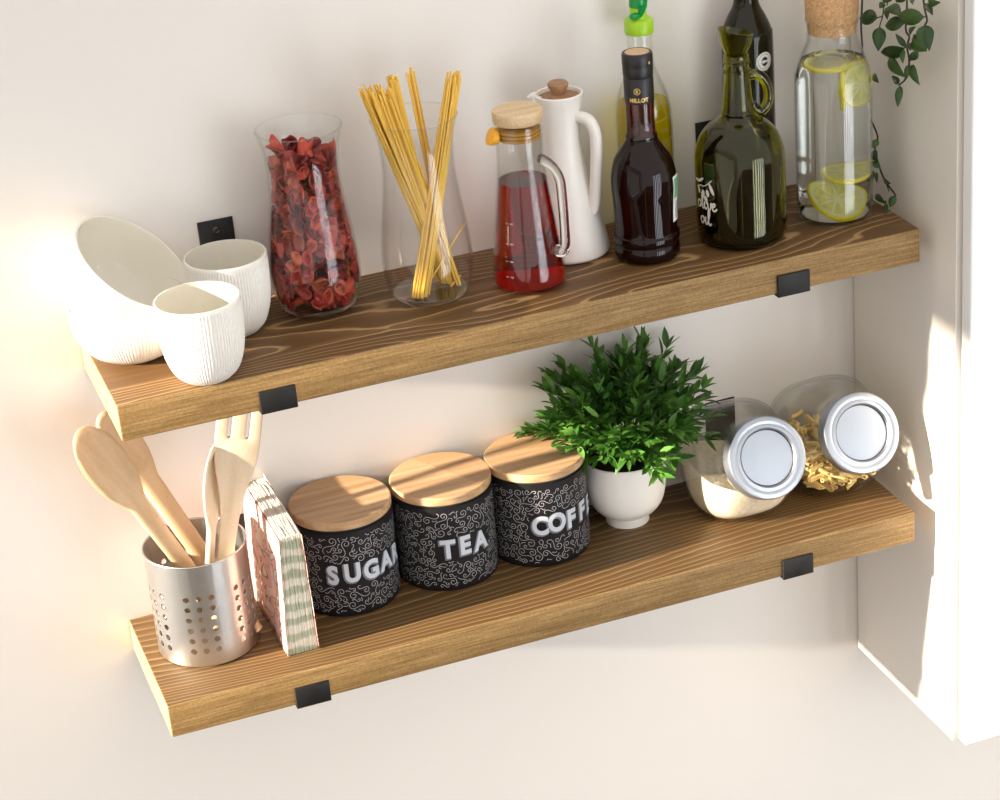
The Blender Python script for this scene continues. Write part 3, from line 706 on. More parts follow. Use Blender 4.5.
ST1 = [[(0.99,-0.1006,0.34),(0.99,-0.0985,0.2578),(0.99,-0.095,0.2258),(0.99,-0.0978,0.1951),(0.992,-0.0886,0.15),(.995,-.0938,.1202)],[(0.99,-0.1542,0.34),(0.99,-0.1522,0.2638),(0.99,-0.1417,0.2366)],[(0.99,-0.1487,0.2511),(0.99,-0.1351,0.246)],[(0.99,-0.2086,0.34),(0.99,-0.2085,0.2838),(0.99,-0.2051,0.2497),(0.99,-0.2132,0.2417),(0.99,-0.2083,0.2287),(0.99,-0.2131,0.2114),(0.99,-0.2048,0.1888),(0.99,-0.1882,0.1757)],[(0.99,-0.2467,0.34),(0.99,-0.2467,0.2929),(0.99,-0.2547,0.2735),(0.99,-0.25,0.2658)],[(0.99,-0.205,0.2278),(0.99,-0.1984,0.2236)],[(0.99,-0.2452,0.2737),(0.99,-0.2531,0.2764)],[(0.99,-0.1626,0.34),(0.99,-0.1607,0.2675)],[(0.99,-0.2131,0.2114),(0.99,-0.2341,0.2286)]]
ST2 = [[(0.995,-0.0938,0.1202),(0.995,-0.1109,0.1065),(0.995,-0.1259,0.0903),(0.995,-0.118,0.0742),(0.995,-0.1311,0.0505),(0.995,-0.1461,0.0374),(0.995,-0.1687,0.0287),(0.995,-0.1649,0.0236)],[(0.995,-0.1461,0.0374),(0.995,-0.1536,0.0278)],[(0.995,-0.1458,0.0094),(0.995,-0.1439,0.0128)]]
vn = thing('trailing_vine', (.99,-.2086,.34), 'green trailing vine hanging down beside the cabinet behind the carafe', 'plant')
OFF = Vector((.99,-.2086,.34))
bm = bmesh.new()
for k, st in enumerate(ST1+ST2): tube([p-OFF for p in spl(st, 4)], .0012 if len(st) > 3 else .0008, 6, bm=bm)
link('stems', bm, M['vstem'], vn)
bm = bmesh.new(); rnd = random.Random(5)
for x0, y0, z0, x1, y1, z1, w in VL1+VL2:
    leaf(bm, Vector((x0,y0,z0))-OFF, Vector((x1,y1,z1))-OFF, w*1.12, (-.55+rnd.uniform(-.3,.3),-.75,.3+rnd.uniform(-.4,.4)), .22, .06, .72, n=8)
o = link('leaves', bm, M['vleaf'], vn); md = o.modifiers.new('t','SOLIDIFY'); md.thickness = .0004

# ------------------------------------------------------------------ utensil holder
HP = (.0805,-.1015,ZL)
hs = thing('utensil_holder', HP, 'brushed steel utensil holder pierced with rows of round holes', 'holder')
R_, HH = .0620, .1395
cols = []
g0 = math.radians(-14)
for g in range(6):
    for c in (-1,0,1): cols.append(g0+g*PI/3+c*math.radians(14.2))
cw = math.radians(11.5)/2; rows = [.024+.0143*k for k in range(6)]; rh = .0066
bm = bmesh.new()
def cyl(a, z): return (R_*math.sin(a), -R_*math.cos(a), z)
allc = sorted(cols)
zs_solid = [(.003, rows[0]-rh)]+[(rows[k]+rh, rows[k+1]-rh) for k in range(5)]+[(rows[5]+rh, HH)]
def strip(a0, a1, z0, z1, nz=1):
    n = max(1, int((a1-a0)/math.radians(3)))
    for i in range(n):
        for j in range(nz):
            p, q = a0+(a1-a0)*i/n, a0+(a1-a0)*(i+1)/n; r, s_ = z0+(z1-z0)*j/nz, z0+(z1-z0)*(j+1)/nz
            bm.faces.new([bm.verts.new(cyl(*t)) for t in ((p,r),(q,r),(q,s_),(p,s_))])
for i, a in enumerate(allc):
    nx = allc[i+1] if i+1 < len(allc) else allc[0]+2*PI
    strip(a+cw, nx-cw, .003, HH)
    for z0, z1 in zs_solid: strip(a-cw, a+cw, z0, z1)
    for zc in rows:
        m_ = 24; outer = []; inner = []
        for k in range(m_):
            t = 2*PI*k/m_; ct, st_ = math.cos(t), math.sin(t); q = 1/max(abs(ct), abs(st_))
            outer.append(bm.verts.new(cyl(a+cw*ct*q, zc+rh*st_*q))); inner.append(bm.verts.new(cyl(a+.0038/R_*ct, zc+.0038*st_)))
        for k in range(m_): bm.faces.new((outer[k], outer[(k+1)%m_], inner[(k+1)%m_], inner[k]))
bmesh.ops.remove_doubles(bm, verts=bm.verts, dist=.00005)
bmesh.ops.recalc_face_normals(bm, faces=bm.faces)
o = link('pierced_wall', bm, M['steel'], hs); md = o.modifiers.new('t','SOLIDIFY'); md.thickness = .0008; md.offset = -1; md = o.modifiers.new('e','EDGE_SPLIT'); md.split_angle = math.radians(35)
bm = lathe([(0,.0005),(R_-.005,.0005),(R_-.0015,.0015),(R_,.0040),(R_-.001,.0042),(R_-.005,.002),(0,.002)], 96, cap0=False)
link('base', bm, M['steel'], hs)
link('rolled_rim', tube([((R_+.0001)*math.cos(a*PI/48), (R_+.0001)*math.sin(a*PI/48), HH) for a in range(97)], .0012, 8, caps=False), M['steel'], hs)

# ------------------------------------------------------------------ utensils
def spoon_mesh(L, bl, bw, hw0, hw1, th, dish, offs=0.0):
    """origin at handle end, runs along +z, hollow side faces -y. bl/bw: bowl length and width"""
    bm = bmesh.new(); n, seg = 56, 24; rings = []
    zz_ = [L*.9*i/44 for i in range(44)]+[L*(.9+.1*math.sin(PI/2*i/16)) for i in range(17)]
    for z in zz_:
        u = (z-(L-bl))/bl
        hw = hw0+(hw1-hw0)*min(1, z/(L-bl)); w = hw; t = th
        if u > -0.25:
            if u >= 0: s_ = math.sqrt(max(0, 1-((u-.55)/.45)**2)) if u > .55 else 1-(1-u/.55)**2.2*(1-hw1/bw)
            else: s_ = hw1/bw
            w = max(hw*(1 if u < .3 else 0), bw*s_, bw*.03)
            t = th*(1-.35*max(0, min(1, u)))
            if u > .9: t *= max(.25, math.sqrt(max(0, 1-((u-.9)/.1)**2)))
        ring = []
        for k in range(seg):
            a = 2*PI*k/seg; x = w/2*math.cos(a); y = t/2*math.sin(a)
            if u > .02 and dish:
                q = max(0, 1-(2*x/(bw*.84))**2-((u-.54)/.40)**2)**.6
                y += dish*q*(1.15 if math.sin(a) < 0 else .75)
            bend = offs*max(0, u+.25)**2
            ring.append(bm.verts.new((x, y+bend, z)))
        rings.append(ring)
    for a, b in zip(rings, rings[1:]):
        for k in range(seg): bm.faces.new((a[k], a[(k+1)%seg], b[(k+1)%seg], b[k]))
    bm.faces.new(rings[0][::-1]); bm.faces.new(rings[-1])
    bmesh.ops.recalc_face_normals(bm, faces=bm.faces); return bm
def place(o, a, b, face):
    """point local z from a to b with local -y towards direction face"""
    a, b = Vector(a), Vector(b); z = (b-a).normalized(); y = -(Vector(face)); y = (y-z*y.dot(z)).normalized(); x = y.cross(z)
    o.matrix_world = Matrix.Translation(a) @ Matrix((x, y, z)).transposed().to_4x4()
TOCAM = Vector((-.16,-.84,.46))
def through(rim, tip, drop=.118):
    rim, tip = Vector(rim), Vector(tip); d = (tip-rim); return rim-d*(drop/d.z), tip
a, b = through((.0590,-.1200,-.262), (-.0300,-.1080,-.0720)); 
o = link('wooden_spoon', spoon_mesh((b-a).length, .118, .058, .018, .024, .011, .007, .004), M['spoon']); place(o, a, b, TOCAM+Vector((.35,0,.0)))
tag(o, 'brown wooden spoon leaning left, the front one, with its hollow bowl facing out', 'spoon')
a, b = through((.0830,-.0960,-.262), (.0040,-.050,-.082))
o = link('wooden_spoon', spoon_mesh((b-a).length, .100, .048, .020, .027, .012, .006, .0), M['spoon']); place(o, a, b, TOCAM+Vector((.3,0,0)))
tag(o, 'brown wooden spoon leaning left behind the front one, its tip beside the shelf corner', 'spoon')
a, b = through((.0930,-.1260,-.262), (.1240,-.106,-.128), .10)
o = link('wooden_spoon', spoon_mesh((b-a).length, .105, .040, .012, .013, .010, .009, .0), M['spoonpale']); place(o, a, b, (.70,-.70,.2))
tag(o, 'pale wooden spoon standing edge-on behind the slotted spatula', 'spoon')
# slotted spatula from a 2-D outline with three slots
cu = bpy.data.curves.new('outline', 'CURVE'); cu.dimensions = '2D'; cu.fill_mode = 'BOTH'; cu.extrude = .0022; cu.bevel_depth = .0016; cu.bevel_resolution = 2; cu.resolution_u = 6
def poly2(pts):
    s_ = cu.splines.new('POLY'); s_.points.add(len(pts)-1)
    for p, q in zip(s_.points, pts): p.co = (q[0], q[1], 0, 1)
    s_.use_cyclic_u = True
half = spl([(.0075,0),(.0080,.10),(.0100,.160),(.0150,.195),(.0225,.225),(.0250,.250),(.0250,.312)], 5)
poly2([(p.x, p.y) for p in half]+[(.021,.316),(-.021,.316)]+[(-p.x, p.y) for p in reversed(half)])
for cx in (-.0108, .0108):
    h = [(cx+.0037*math.cos(t), .264+.0048*math.sin(t)) for t in [PI+k*PI/8 for k in range(9)]]+[(cx+.0037*math.cos(t), .306+.0048*math.sin(t)) for t in [k*PI/8 for k in range(9)]]
    poly2(h[::-1])
to = bpy.data.objects.new('outline', cu); C.objects.link(to)
me = bpy.data.meshes.new_from_object(to.evaluated_get(bpy.context.evaluated_depsgraph_get())); bpy.data.objects.remove(to); bpy.data.curves.remove(cu)
bm = bmesh.new(); bm.from_mesh(me); bpy.data.meshes.remove(me)
bm.transform(Matrix(((1,0,0,0),(0,0,-1,0),(0,1,0,0),(0,0,0,1))))
for v in bm.verts: v.co.y *= 1+.9*max(0, 1-v.co.z/.16)
bmesh.ops.remove_doubles(bm, verts=bm.verts, dist=.00002)
o = link('slotted_spatula', bm, M['spoonpale'])
a = Vector((.0850,-.128,-.377)); b = Vector((.1560,-.1080,-.10)); place(o, a, b, TOCAM+Vector((.15,0,0)))
tag(o, 'pale wooden slotted spatula standing upright in the steel holder', 'spatula')

# ------------------------------------------------------------------ napkin pack
m, nt, out = new_mat('napkin_edges')
b_ = N(nt, 'ShaderNodeBsdfPrincipled', Roughness=.9); tc = N(nt, 'ShaderNodeTexCoord'); sep = N(nt, 'ShaderNodeSeparateXYZ'); nt.links.new(tc.outputs['Object'], sep.inputs[0])
nz = N(nt, 'ShaderNodeTexNoise', Scale=40.0, Detail=2.0); nt.links.new(tc.outputs['Object'], nz.inputs['Vector'])
nz2 = N(nt, 'ShaderNodeTexNoise', Scale=1.0, Detail=3.0); mp = N(nt, 'ShaderNodeMapping'); mp.inputs['Scale'].default_value = (1400,30,30); nt.links.new(tc.outputs['Object'], mp.inputs['Vector']); nt.links.new(mp.outputs[0], nz2.inputs['Vector'])
w_ = mth(nt, 'MULTIPLY_ADD', nz.outputs['Fac'], 5.0, mth(nt, 'MULTIPLY', sep.outputs['Z'], 300.0))
w_ = mth(nt, 'MULTIPLY_ADD', nz2.outputs['Fac'], 3.2, w_)
sn = mth(nt, 'MULTIPLY_ADD', mth(nt, 'SINE', w_), .5, .5)
r = N(nt, 'ShaderNodeValToRGB'); r.color_ramp.elements[0].position = .35; r.color_ramp.elements[0].color = (.50,.52,.38,1); r.color_ramp.elements[1].position = .7; r.color_ramp.elements[1].color = (.80,.74,.64,1)
nt.links.new(sn, r.inputs[0]); nt.links.new(r.outputs[0], b_.inputs['Base Color']); nt.links.new(b_.outputs[0], out.inputs[0]); M['napedge'] = m
m, nt, out = new_mat('napkin_top_edges')
b_ = N(nt, 'ShaderNodeBsdfPrincipled', Roughness=.9); tc = N(nt, 'ShaderNodeTexCoord'); mp = N(nt, 'ShaderNodeMapping'); mp.inputs['Scale'].default_value = (1300,70,30); nt.links.new(tc.outputs['Object'], mp.inputs['Vector'])
nz2 = N(nt, 'ShaderNodeTexNoise', Scale=1.0, Detail=3.0); nt.links.new(mp.outputs[0], nz2.inputs['Vector'])
r = N(nt, 'ShaderNodeValToRGB'); r.color_ramp.elements[0].position = .28; r.color_ramp.elements[0].color = (.55,.47,.38,1); r.color_ramp.elements[1].position = .48; r.color_ramp.elements[1].color = (.84,.79,.72,1)
nt.links.new(nz2.outputs['Fac'], r.inputs[0]); nt.links.new(r.outputs[0], b_.inputs['Base Color']); nt.links.new(b_.outputs[0], out.inputs[0]); M['naptop'] = m
m, nt, out = new_mat('floral_napkin_print')
b_ = N(nt, 'ShaderNodeBsdfPrincipled', Roughness=.55); tc = N(nt, 'ShaderNodeTexCoord')
nz = N(nt, 'ShaderNodeTexNoise', Scale=20.0, Detail=1.5, Distortion=1.6); nt.links.new(tc.outputs['Object'], nz.inputs['Vector'])
r = N(nt, 'ShaderNodeValToRGB'); cr = r.color_ramp; cr.interpolation = 'CONSTANT'
cr.elements[0].color = (.70,.60,.52,1); cr.elements[1].position = .43; cr.elements[1].color = (.26,.12,.09,1)
for p_, c_ in ((.462,(.74,.42,.36)),(.55,(.74,.46,.40)),(.565,(.30,.14,.11)),(.592,(.78,.58,.50))): e = cr.elements.new(p_); e.color = rgba(c_)
nt.links.new(nz.outputs['Fac'], r.inputs[0]); nt.links.new(r.outputs[0], b_.inputs['Base Color']); nt.links.new(b_.outputs[0], out.inputs[0]); M['napface'] = m
nk = thing('napkin_pack', (.1600,-.1790,ZL), 'pack of folded paper napkins with pink floral face and green striped edges', 'napkins')
bm = bmesh.new(); nx, ny, nzz = 26, 20, 20; W, Dp, Hh = .0370, .177, .160; lean = .003
def nv(i, j, k):
    u, v, w_ = i/nx, j/ny, k/nzz
    x = W/2+(u-.5)*W*(1-.30*w_); y = Dp*v; z = Hh*w_
    rip = .0011*math.sin(i*2.4)+.0009*noise.noise(Vector((i*1.7, v*6, w_*8)))
    if j == 0: y += rip
    if k == nzz: z += rip+.002*math.sin(v*5)
    x += lean*w_+.0012*noise.noise(Vector((u*2, v*5, w_*5)))
    if v > .82: z -= .006*((v-.82)/.18)**1.2*(k/nzz)
    return bm.verts.new((x, y, z))
def face_grid(fn, a, b, mi):
    g = [[fn(i, j) for j in range(b+1)] for i in range(a+1)]
    for i in range(a):
        for j in range(b): bm.faces.new((g[i][j], g[i+1][j], g[i+1][j+1], g[i][j+1])).material_index = mi
face_grid(lambda i, k: nv(i, 0, k), nx, nzz, 0); face_grid(lambda i, k: nv(i, ny, k), nx, nzz, 0)
face_grid(lambda i, j: nv(i, j, nzz), nx, ny, 1); face_grid(lambda i, j: nv(i, j, 0), nx, ny, 1)
face_grid(lambda j, k: nv(0, j, k), ny, nzz, 2); face_grid(lambda j, k: nv(nx, j, k), ny, nzz, 2)
bmesh.ops.remove_doubles(bm, verts=bm.verts, dist=.0002); bmesh.ops.recalc_face_normals(bm, faces=bm.faces)
link('napkin_stack', bm, [M['napedge'], M['naptop'], M['napface']], nk)
# outer sheets a little proud of the stack
for s_, nm in ((-1,'front_sheet'), (1,'back_sheet')):
    bm = bmesh.new(); g = []
    for j in range(13):
        row = []
        for k in range(13):
            v, w_ = j/12, k/12
            x = W/2+s_*(W/2*(1-.30*w_)+.0011)+lean*w_+.0008*noise.noise(Vector((3.3*s_, v*6, w_*6))); row.append(bm.verts.new((x, -.0035+v*(Dp+.002), w_*(Hh-.002)+.0008)))
        g.append(row)
    for j in range(12):
        for k in range(12): bm.faces.new((g[j][k], g[j+1][k], g[j+1][k+1], g[j][k+1]))
    o = link(nm, bm, M['napface'], nk); md = o.modifiers.new('t','SOLIDIFY'); md.thickness = .0007

# ------------------------------------------------------------------ canisters
def curl_polyline(r0, turns, hand, tail, s2):
    """S-shaped scroll: spiral, swing out, smaller counter curl"""
    pts = []; n = int(14*turns)
    for k in range(n+1):
        t = k/n; a = hand*2*PI*turns*t; r = r0*(.22+.78*t); pts.append(Vector((r*math.cos(a), r*math.sin(a))))
    d = (pts[-1]-pts[-2]).normalized(); p = pts[-1].copy(); step = r0*.32
    ang = math.atan2(d.y, d.x); curv = hand*.10
    for k in range(tail):
        ang += curv; curv -= hand*s2; p = p+Vector((math.cos(ang), math.sin(ang)))*step; pts.append(p.copy())
    return pts
TR = .0640
def scroll_art(text_az, text_w, seed):
    """packed scrolls on the unrolled side: x = arc length, y = height"""
    rnd = random.Random(seed); Wd = 2*PI*TR; cell = .0017; grid = {}; art = []
    def ok(pts, d):
        for p in pts:
            x, y = p.x, p.y
            if y < .0065 or y > .1125: return False
            xr = (x-text_az*TR+Wd/2) % Wd-Wd/2
            if abs(xr) < text_w/2+.0015 and .043 < y < .0765: return False
            ci, cj = int((x % Wd)/cell), int(y/cell)
            for i in (-1,0,1):
                for j in (-1,0,1):
                    for q in grid.get(((ci+i) % int(Wd/cell+1), cj+j), ()):
                        dx = (q[0]-x+Wd/2) % Wd-Wd/2
                        if dx*dx+(q[1]-y)**2 < d*d: return False
        return True
    for r0, turns, tail, tries in ((.0056,1.3,11,1500),(.0046,1.2,10,1800),(.0036,1.1,9,2500),(.0027,.9,8,3500),(.0022,.4,6,4500)):
        for _ in range(tries):
            c = Vector((rnd.random()*Wd, rnd.uniform(.006,.113))); rot = rnd.random()*2*PI; h = rnd.choice((-1,1))
            pl = curl_polyline(r0*rnd.uniform(.85,1.1), turns, h, tail, rnd.uniform(.04,.13))
            cs, sn_ = math.cos(rot), math.sin(rot)
            pl = [Vector((c.x+p.x*cs-p.y*sn_, c.y+p.x*sn_+p.y*cs)) for p in pl]
            if ok(pl, .00160):
                art.append(pl)
                for p in pl: grid.setdefault((int((p.x % Wd)/cell), int(p.y/cell)), []).append((p.x, p.y))
    return art
def canister(word, loc, text_deg, pitch, seed, label, lidrot, lh=.0345, dz=0):
    r = thing('storage_canister', loc, label, 'canister')
    bm = lathe([(0,.0),(TR-.004,.0),(TR-.001,.0012),(TR,.004),(TR,.1180),(TR-.002,.1195),(TR-.004,.1195),(0,.1190)], 96)
    az = math.radians(text_deg); tw = pitch*len(word)*TR
    lines = bmesh.new()
    for pl in scroll_art(az, tw, seed): ribbon(lines, pl, .00070)
    wrap(lines, TR+.00025, 0, 0); merge(bm, lines, 1)
    link('body', bm, [M['tin'], M['line']], r)
    letters, shade = bmesh.new(), bmesh.new()
    n = len(word)
    for k, ch in enumerate(word):
        a = az+(k-(n-1)/2)*pitch
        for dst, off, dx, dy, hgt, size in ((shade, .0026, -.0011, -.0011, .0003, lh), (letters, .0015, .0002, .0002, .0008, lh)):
            t = text_bm(ch, size, off)
            xs = [v.co.x for v in t.verts]; cx = (min(xs)+max(xs))/2
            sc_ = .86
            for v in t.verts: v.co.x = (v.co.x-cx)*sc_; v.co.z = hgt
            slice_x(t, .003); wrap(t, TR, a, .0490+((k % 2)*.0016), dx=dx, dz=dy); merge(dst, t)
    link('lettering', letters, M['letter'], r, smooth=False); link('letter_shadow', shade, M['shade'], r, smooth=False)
    link('seal_ring', lathe([(TR-.003,.1192),(TR-.0015,.1198),(TR-.0015,.1215),(TR-.003,.1218)], 72), M['seal_gap'], r)
    bm = lathe([(0,.1216),(TR-.0012,.1216),(TR,.1226),(TR+.0003,.1310),(TR-.0012,.1328),(0,.1328)], 96, cap0=False, cap1=False)
    bm.normal_update()
    bmesh.ops.bisect_plane(bm, geom=bm.verts[:]+bm.edges[:]+bm.faces[:], plane_co=(0,.012,0), plane_no=(0,1,0))
    for f_ in bm.faces:
        if f_.calc_center_median().y > .012: f_.material_index = 1
    bm.transform(Matrix.Rotation(lidrot, 4, 'Z'))
    link('wooden_lid', bm, [M['lid'], M['lid2']], r)
canister('SUGAR', (.2725,-.0670,ZL), 13.5, math.radians(22.0), 1, 'black scrolled canister with wooden lid lettered SUGAR', .12)
canister('TEA', (.4050,-.0670,ZL), 5, math.radians(20.5), 2, 'black scrolled canister with wooden lid lettered TEA', -1.1)
canister('COFFEE', (.5320,-.0670,ZL), 30.5, math.radians(19.6), 3, 'black scrolled canister with wooden lid lettered COFFEE', -.25)

# ------------------------------------------------------------------ potted plant
PP = Vector((.6570,-.0600,ZL))
pp = thing('potted_plant', PP, 'bushy green leafy plant in a white footed pot beside the COFFEE canister', 'plant')
pf = sp2([(.0270,0),(.0285,.0008),(.0285,.0095),(.0290,.0125),(.0385,.0185),(.0478,.032),(.0525,.052),(.0540,.072),(.0540,.0955)], 5)
link('footed_pot', lathe(shell(pf, .0025, .016), 80), M['matporc'], pp)
link('soil', lathe([(0,.080),(.0510,.080),(.0510,.084),(.03,.088),(0,.090)], 40, cap0=False), pbr('dark_soil', (.03,.02,.012), .95, bump=1, bump_scale=150), pp)
rnd = random.Random(21); bmL, bmS = bmesh.new(), bmesh.new()
for k in range(150):
    th = rnd.random()*2*PI; el = math.asin(min(1, .16+.84*rnd.random())) if k < 132 else rnd.uniform(.05,.3)
    Rr = rnd.uniform(.078,.132)
    d = Vector((math.cos(th)*math.cos(el), math.sin(th)*math.cos(el), math.sin(el)))
    base = Vector((math.cos(th)*.022*rnd.random(), math.sin(th)*.022*rnd.random(), .088))
    tip = Vector((0,0,.105))+Vector((d.x*Rr*.99, d.y*Rr*.88, d.z*Rr*1.18))
    if tip.y > .046: tip.y = .046-rnd.random()*.012
    mid = base*.45+tip*.55+Vector((0,0,.022))
    pts = spl([base, mid, tip], 7); tube(pts, .0007, 5, bm=bmS)
    m_ = len(pts)
    for q in range(5, m_, 1):
        P = pts[q]; T = (pts[min(q+1,m_-1)]-pts[q-1]).normalized()
        for s_ in (1,-1):
            if rnd.random() < .30: continue
            side = T.cross(Vector((0,0,1))); side = side.normalized() if side.length > .1 else Vector((1,0,0))
            side = Matrix.Rotation(rnd.uniform(-.9,.9), 3, T) @ side
            dd = (T*rnd.uniform(.55,1.1)+side*s_*rnd.uniform(.5,1.0)+Vector((0,0,rnd.uniform(.0,.5)))).normalized()
            L = rnd.uniform(.020,.032)*(1 if q > m_-4 else .85); e_ = P+dd*L
            if e_.y > .055: continue
            leaf(bmL, P, e_, rnd.uniform(.0065,.0098), Vector((0,0,1))+side*rnd.uniform(-.6,.6)+d*.5, .25, rnd.uniform(-.05,.15), .9, n=4)
    P = pts[-1]; T = (pts[-1]-pts[-2]).normalized(); e_ = P+T*.021; e_.y = min(e_.y, .056); leaf(bmL, P, e_, .006, Vector((0,0,1))+d*.3, .25, .08, .9, n=4)
link('stems', bmS, M['leafstem'], pp); link('foliage', bmL, M['leaf'], pp)

# ------------------------------------------------------------------ slanted glass jars
DE = math.radians(26); NX = Vector((0,-math.cos(DE),math.sin(DE))); MX = Vector((0,math.sin(DE),math.cos(DE)))
JR, JW, NR = .0790, .0620, .0480; CY, CZ = .0, .0700
def jar_ring(t, s=1.0):
    """half width (x) and half height (m) and squareness at distance t along the neck axis"""
    q = max(0, 1-(abs(t)/JR)**2.3)**(1/2.3); hx = JW*max(.02, max(0, 1-(abs(t)/JR)**5)**.45); hm = JR*q; p = 3.2
    if t > .030:
        k = min(1, (t-.030)/.040); k = k*k*(3-2*k)
        hx = max(hx, 0)*(1-k)+NR*k; hm = hm*(1-k)+NR*k; p = p*(1-k)+2*k
        if t > .045: hx = max(hx, NR*.98); hm = max(hm, NR*.98)
    return hx*s, hm*s, p
def jar_bm(s=1.0, tmax=.104, zfloor=0.0, level=None, seg=64):
    bm = bmesh.new(); rings = []; n = 60; cen = Vector((0, CY, CZ))
    ts = [-JR*s*math.cos(PI*.5*k/18) for k in range(1, 19)]
    ts = [-JR*math.cos(PI/2*k/18) for k in range(0, 18)]+[(tmax)*k/24 for k in range(25)]
    for t in ts:
        hx, hm, p = jar_ring(t); ring = []
        for k in range(seg):
            a = 2*PI*k/seg; c, s_ = math.cos(a), math.sin(a)
            x = math.copysign(abs(c)**(2/p), c)*hx; m_ = math.copysign(abs(s_)**(2/p), s_)*hm
            P = cen+(NX*t+MX*m_)*s; P.x = x*s
            P.z = max(zfloor, P.z)
            ring.append(bm.verts.new(P))
        rings.append(ring)
    for a, b in zip(rings, rings[1:]):
        for k in range(seg): bm.faces.new((a[k], a[(k+1)%seg], b[(k+1)%seg], b[k]))
    bm.faces.new(rings[0][::-1])
    if level is not None: bm.faces.new(rings[-1])
    bmesh.ops.remove_doubles(bm, verts=bm.verts, dist=.00003)
    if level is not None:
        r_ = bmesh.ops.bisect_plane(bm, geom=bm.verts[:]+bm.edges[:]+bm.faces[:], plane_co=(0,0,level), plane_no=Vector((.20,-.05,1)).normalized(), clear_outer=True)
        bmesh.ops.contextual_create(bm, geom=[e_ for e_ in r_['geom_cut'] if isinstance(e_, bmesh.types.BMEdge)])
    bmesh.ops.recalc_face_normals(bm, faces=bm.faces); return bm
LR = .0530
def jar(loc, label, rz=0):
    r = thing('slanted_jar', loc, label, 'jar', rz=rz)
    link('jar_glass', jar_bm(), M['jarglass'], r)
    link('jar_inside', jar_bm(.955, zfloor=.004), M['glass'], r)
    bm = lathe([(NR+.001,-.004),(LR-.001,-.004),(LR,-.003),(LR,.0125),(LR-.0015,.0155),(LR-.005,.0168),(LR-.0085,.0168),(LR-.0105,.0158),(LR-.0125,.0165),(LR-.0150,.0165),(LR-.0165,.0150),(LR-.0175,.0125),(0,.0130)], 80, cap0=False)
    q = Vector((0,0,1)).rotation_difference(NX).to_matrix().to_4x4()
    bm.transform(Matrix.Translation(Vector((0,CY,CZ))+NX*.094) @ q); lid = link('screw_lid', bm, M['alu'], r)
    bm = tube([(Vector((0,CY,CZ))+NX*.0945+q.to_3x3()@Vector(((LR-.0172)*math.cos(a*PI/36),(LR-.0172)*math.sin(a*PI/36),.0128))) for a in range(73)], .0009, 6, caps=False)
    link('lid_groove', bm, M['seal_gap'], lid)
    return r
J1 = Vector((.7965,-.1000,ZL)); J2 = Vector((.9320,-.0960,ZL))
jar(J1, 'slanted glass jar with silver screw lid, half full of flour'); jar(J2, 'slanted glass jar with silver screw lid, holding penne pasta')
o = link('flour', jar_bm(.945, tmax=.10, zfloor=.0050, level=.061), M['flour'], loc=J1); tag(o, 'pale cream flour filling the lower half of the left slanted jar', 'flour', kind='stuff')
bm = bmesh.new(); L, rr = .021, .0030; seg = 10
rg = []
for r_, z0, sg in ((rr,-L/2,1),(rr,L/2,1),(rr*.62,L/2,1),(rr*.62,-L/2,1)):
    rg.append([bm.verts.new((r_*math.cos(2*PI*k/seg)*(1+.05*(k%2)), r_*math.sin(2*PI*k/seg)*(1+.05*(k%2)), z0+r_*math.cos(2*PI*k/seg)*.8)) for k in range(seg)])
for i in range(4):
    a, b = rg[i], rg[(i+1)%4]
    for k in range(seg): bm.faces.new((a[k], a[(k+1)%seg], b[(k+1)%seg], b[k]))
bmesh.ops.recalc_face_normals(bm, faces=bm.faces)
p0 = link('penne_tube', bm, M['penne']); lst = [p0]; rnd = random.Random(9); cnt = 0
while cnt < 295:
    x, y, z = rnd.uniform(-.056,.056), rnd.uniform(-.095,.060), rnd.uniform(.0075,.090)
    d = Vector((x, y-CY, z-CZ)); t = d.dot(NX); mm = d.dot(MX); hx, hm, p = jar_ring(t)
    hx -= .012; hm -= .010
    if hx <= 0 or hm <= 0 or (abs(x)/hx)**p+(abs(mm)/hm)**p > 1 or t < -.058 or t > .085: continue
    if z > .066+y*.28: continue
    o = lst.pop() if lst else p0.copy()
    if o is not p0: C.objects.link(o)
    o.location = J2+Vector((x, y, z)); o.rotation_euler = (PI/2+rnd.uniform(-.35,.35), rnd.uniform(-.3,.3), rnd.random()*2*PI)
    tag(o, 'yellow penne tube lying in the right slanted jar', 'pasta', 'penne in the right slanted jar'); cnt += 1

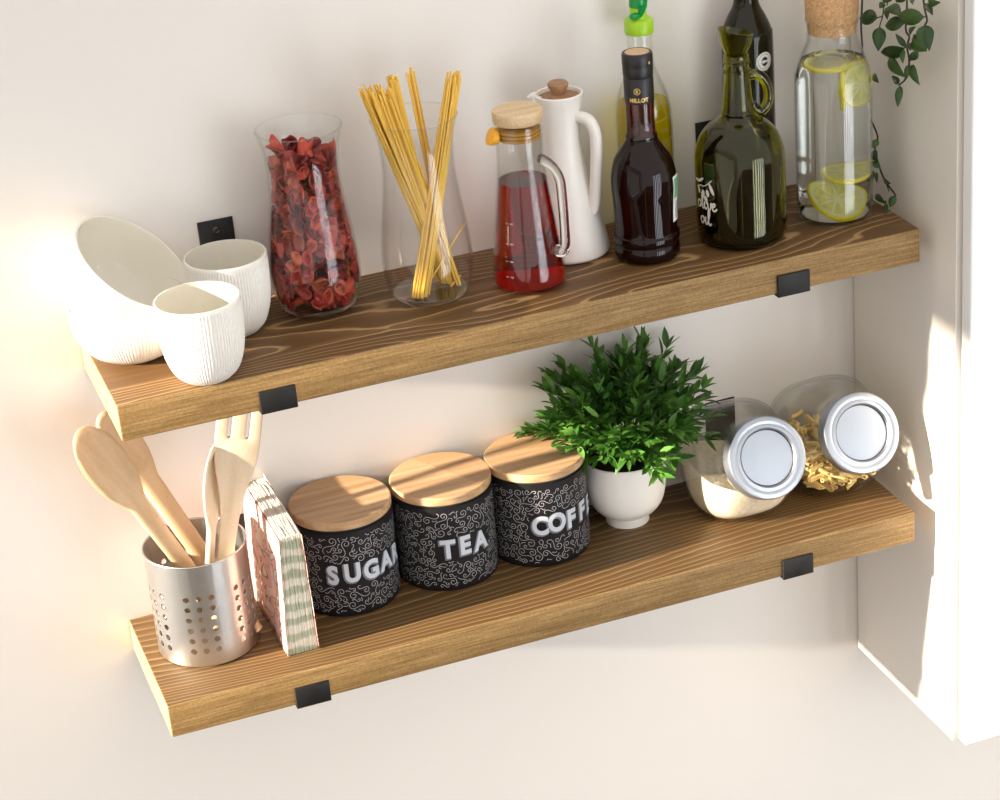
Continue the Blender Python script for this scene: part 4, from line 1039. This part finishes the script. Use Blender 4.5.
# ------------------------------------------------------------------ light
SUN_EL, SUN_AZ = math.radians(16), math.radians(2.2)
sd = Vector((math.cos(SUN_EL)*math.cos(SUN_AZ), math.cos(SUN_EL)*math.sin(SUN_AZ), -math.sin(SUN_EL)))
l = bpy.data.lights.new('sun', 'SUN'); l.energy = 15; l.color = (1,.88,.72); l.angle = math.radians(1.6)
lo = bpy.data.objects.new('sun', l); C.objects.link(lo); lo.rotation_mode = 'QUATERNION'; lo.rotation_quaternion = Vector((0,0,-1)).rotation_difference(sd); lo.location = (-3,-.3,1)
w = bpy.data.worlds.new('daylight'); SC.world = w; w.use_nodes = True
bg = w.node_tree.nodes['Background']; bg.inputs[0].default_value = (1,.967,.93,1); bg.inputs[1].default_value = .95

# ------------------------------------------------------------------ final placing of the things on the upper shelf
bpy.context.view_layer.update()
def nudge(names, dx, dy, sz=1.0, near=None):
    for o in SC.objects:
        if o.parent or o.name.split('.')[0] not in names: continue
        if near is not None and (Vector((o.location.x, o.location.y))-Vector(near)).length > .08: continue
        if sz != 1.0:
            z = o.location.z; o.location.z = z*sz
            if o.rotation_mode != 'QUATERNION' and o.name.split('.')[0] != 'lemon_slice': o.scale.z *= sz
        o.location.x += dx; o.location.y += dy
nudge(('hurricane_vase','dried_petals'), .0008, -.0040, 1.0, (.276,-.070))
nudge(('hurricane_vase','spaghetti_strand'), .0020, -.0040, 1.0, (.402,-.108))
nudge(('glass_jug','red_syrup'), -.0050, -.0090, 1.008)
nudge(('coffee_pot',), -.0060, -.0040)
nudge(('vinegar_bottle',), -.0050, -.0060, 1.008)
nudge(('green_demijohn','olive_oil'), -.0080, -.0090, 1.042)
nudge(('water_carafe','lemon_water','lemon_slice'), -.0090, -.0120, 1.015)
nudge(('oil_bottle','sunflower_oil'), .0020, .0)

# ------------------------------------------------------------------ camera
cam = bpy.data.cameras.new('camera'); co_ = bpy.data.objects.new('camera', cam); C.objects.link(co_)
cam.sensor_width = 36; cam.sensor_fit = 'HORIZONTAL'; cam.lens = 36*2274.9/1000; cam.clip_start = .05; cam.shift_y = .0013
co_.location = (-.3052,-2.5094,1.0504); co_.rotation_euler = [math.radians(a) for a in (64.3623,4.5312,-20.2669)]
SC.camera = co_
vs = SC.view_settings; vs.view_transform = 'Standard'; vs.look = 'None'; vs.exposure = 0.24; vs.gamma = 1; vs.use_curve_mapping = False
cy = SC.cycles; cy.transparent_max_bounces = 32; cy.max_bounces = 14; cy.transmission_bounces = 12; cy.glossy_bounces = 5
cy.sample_clamp_indirect = 6; cy.use_denoising = True
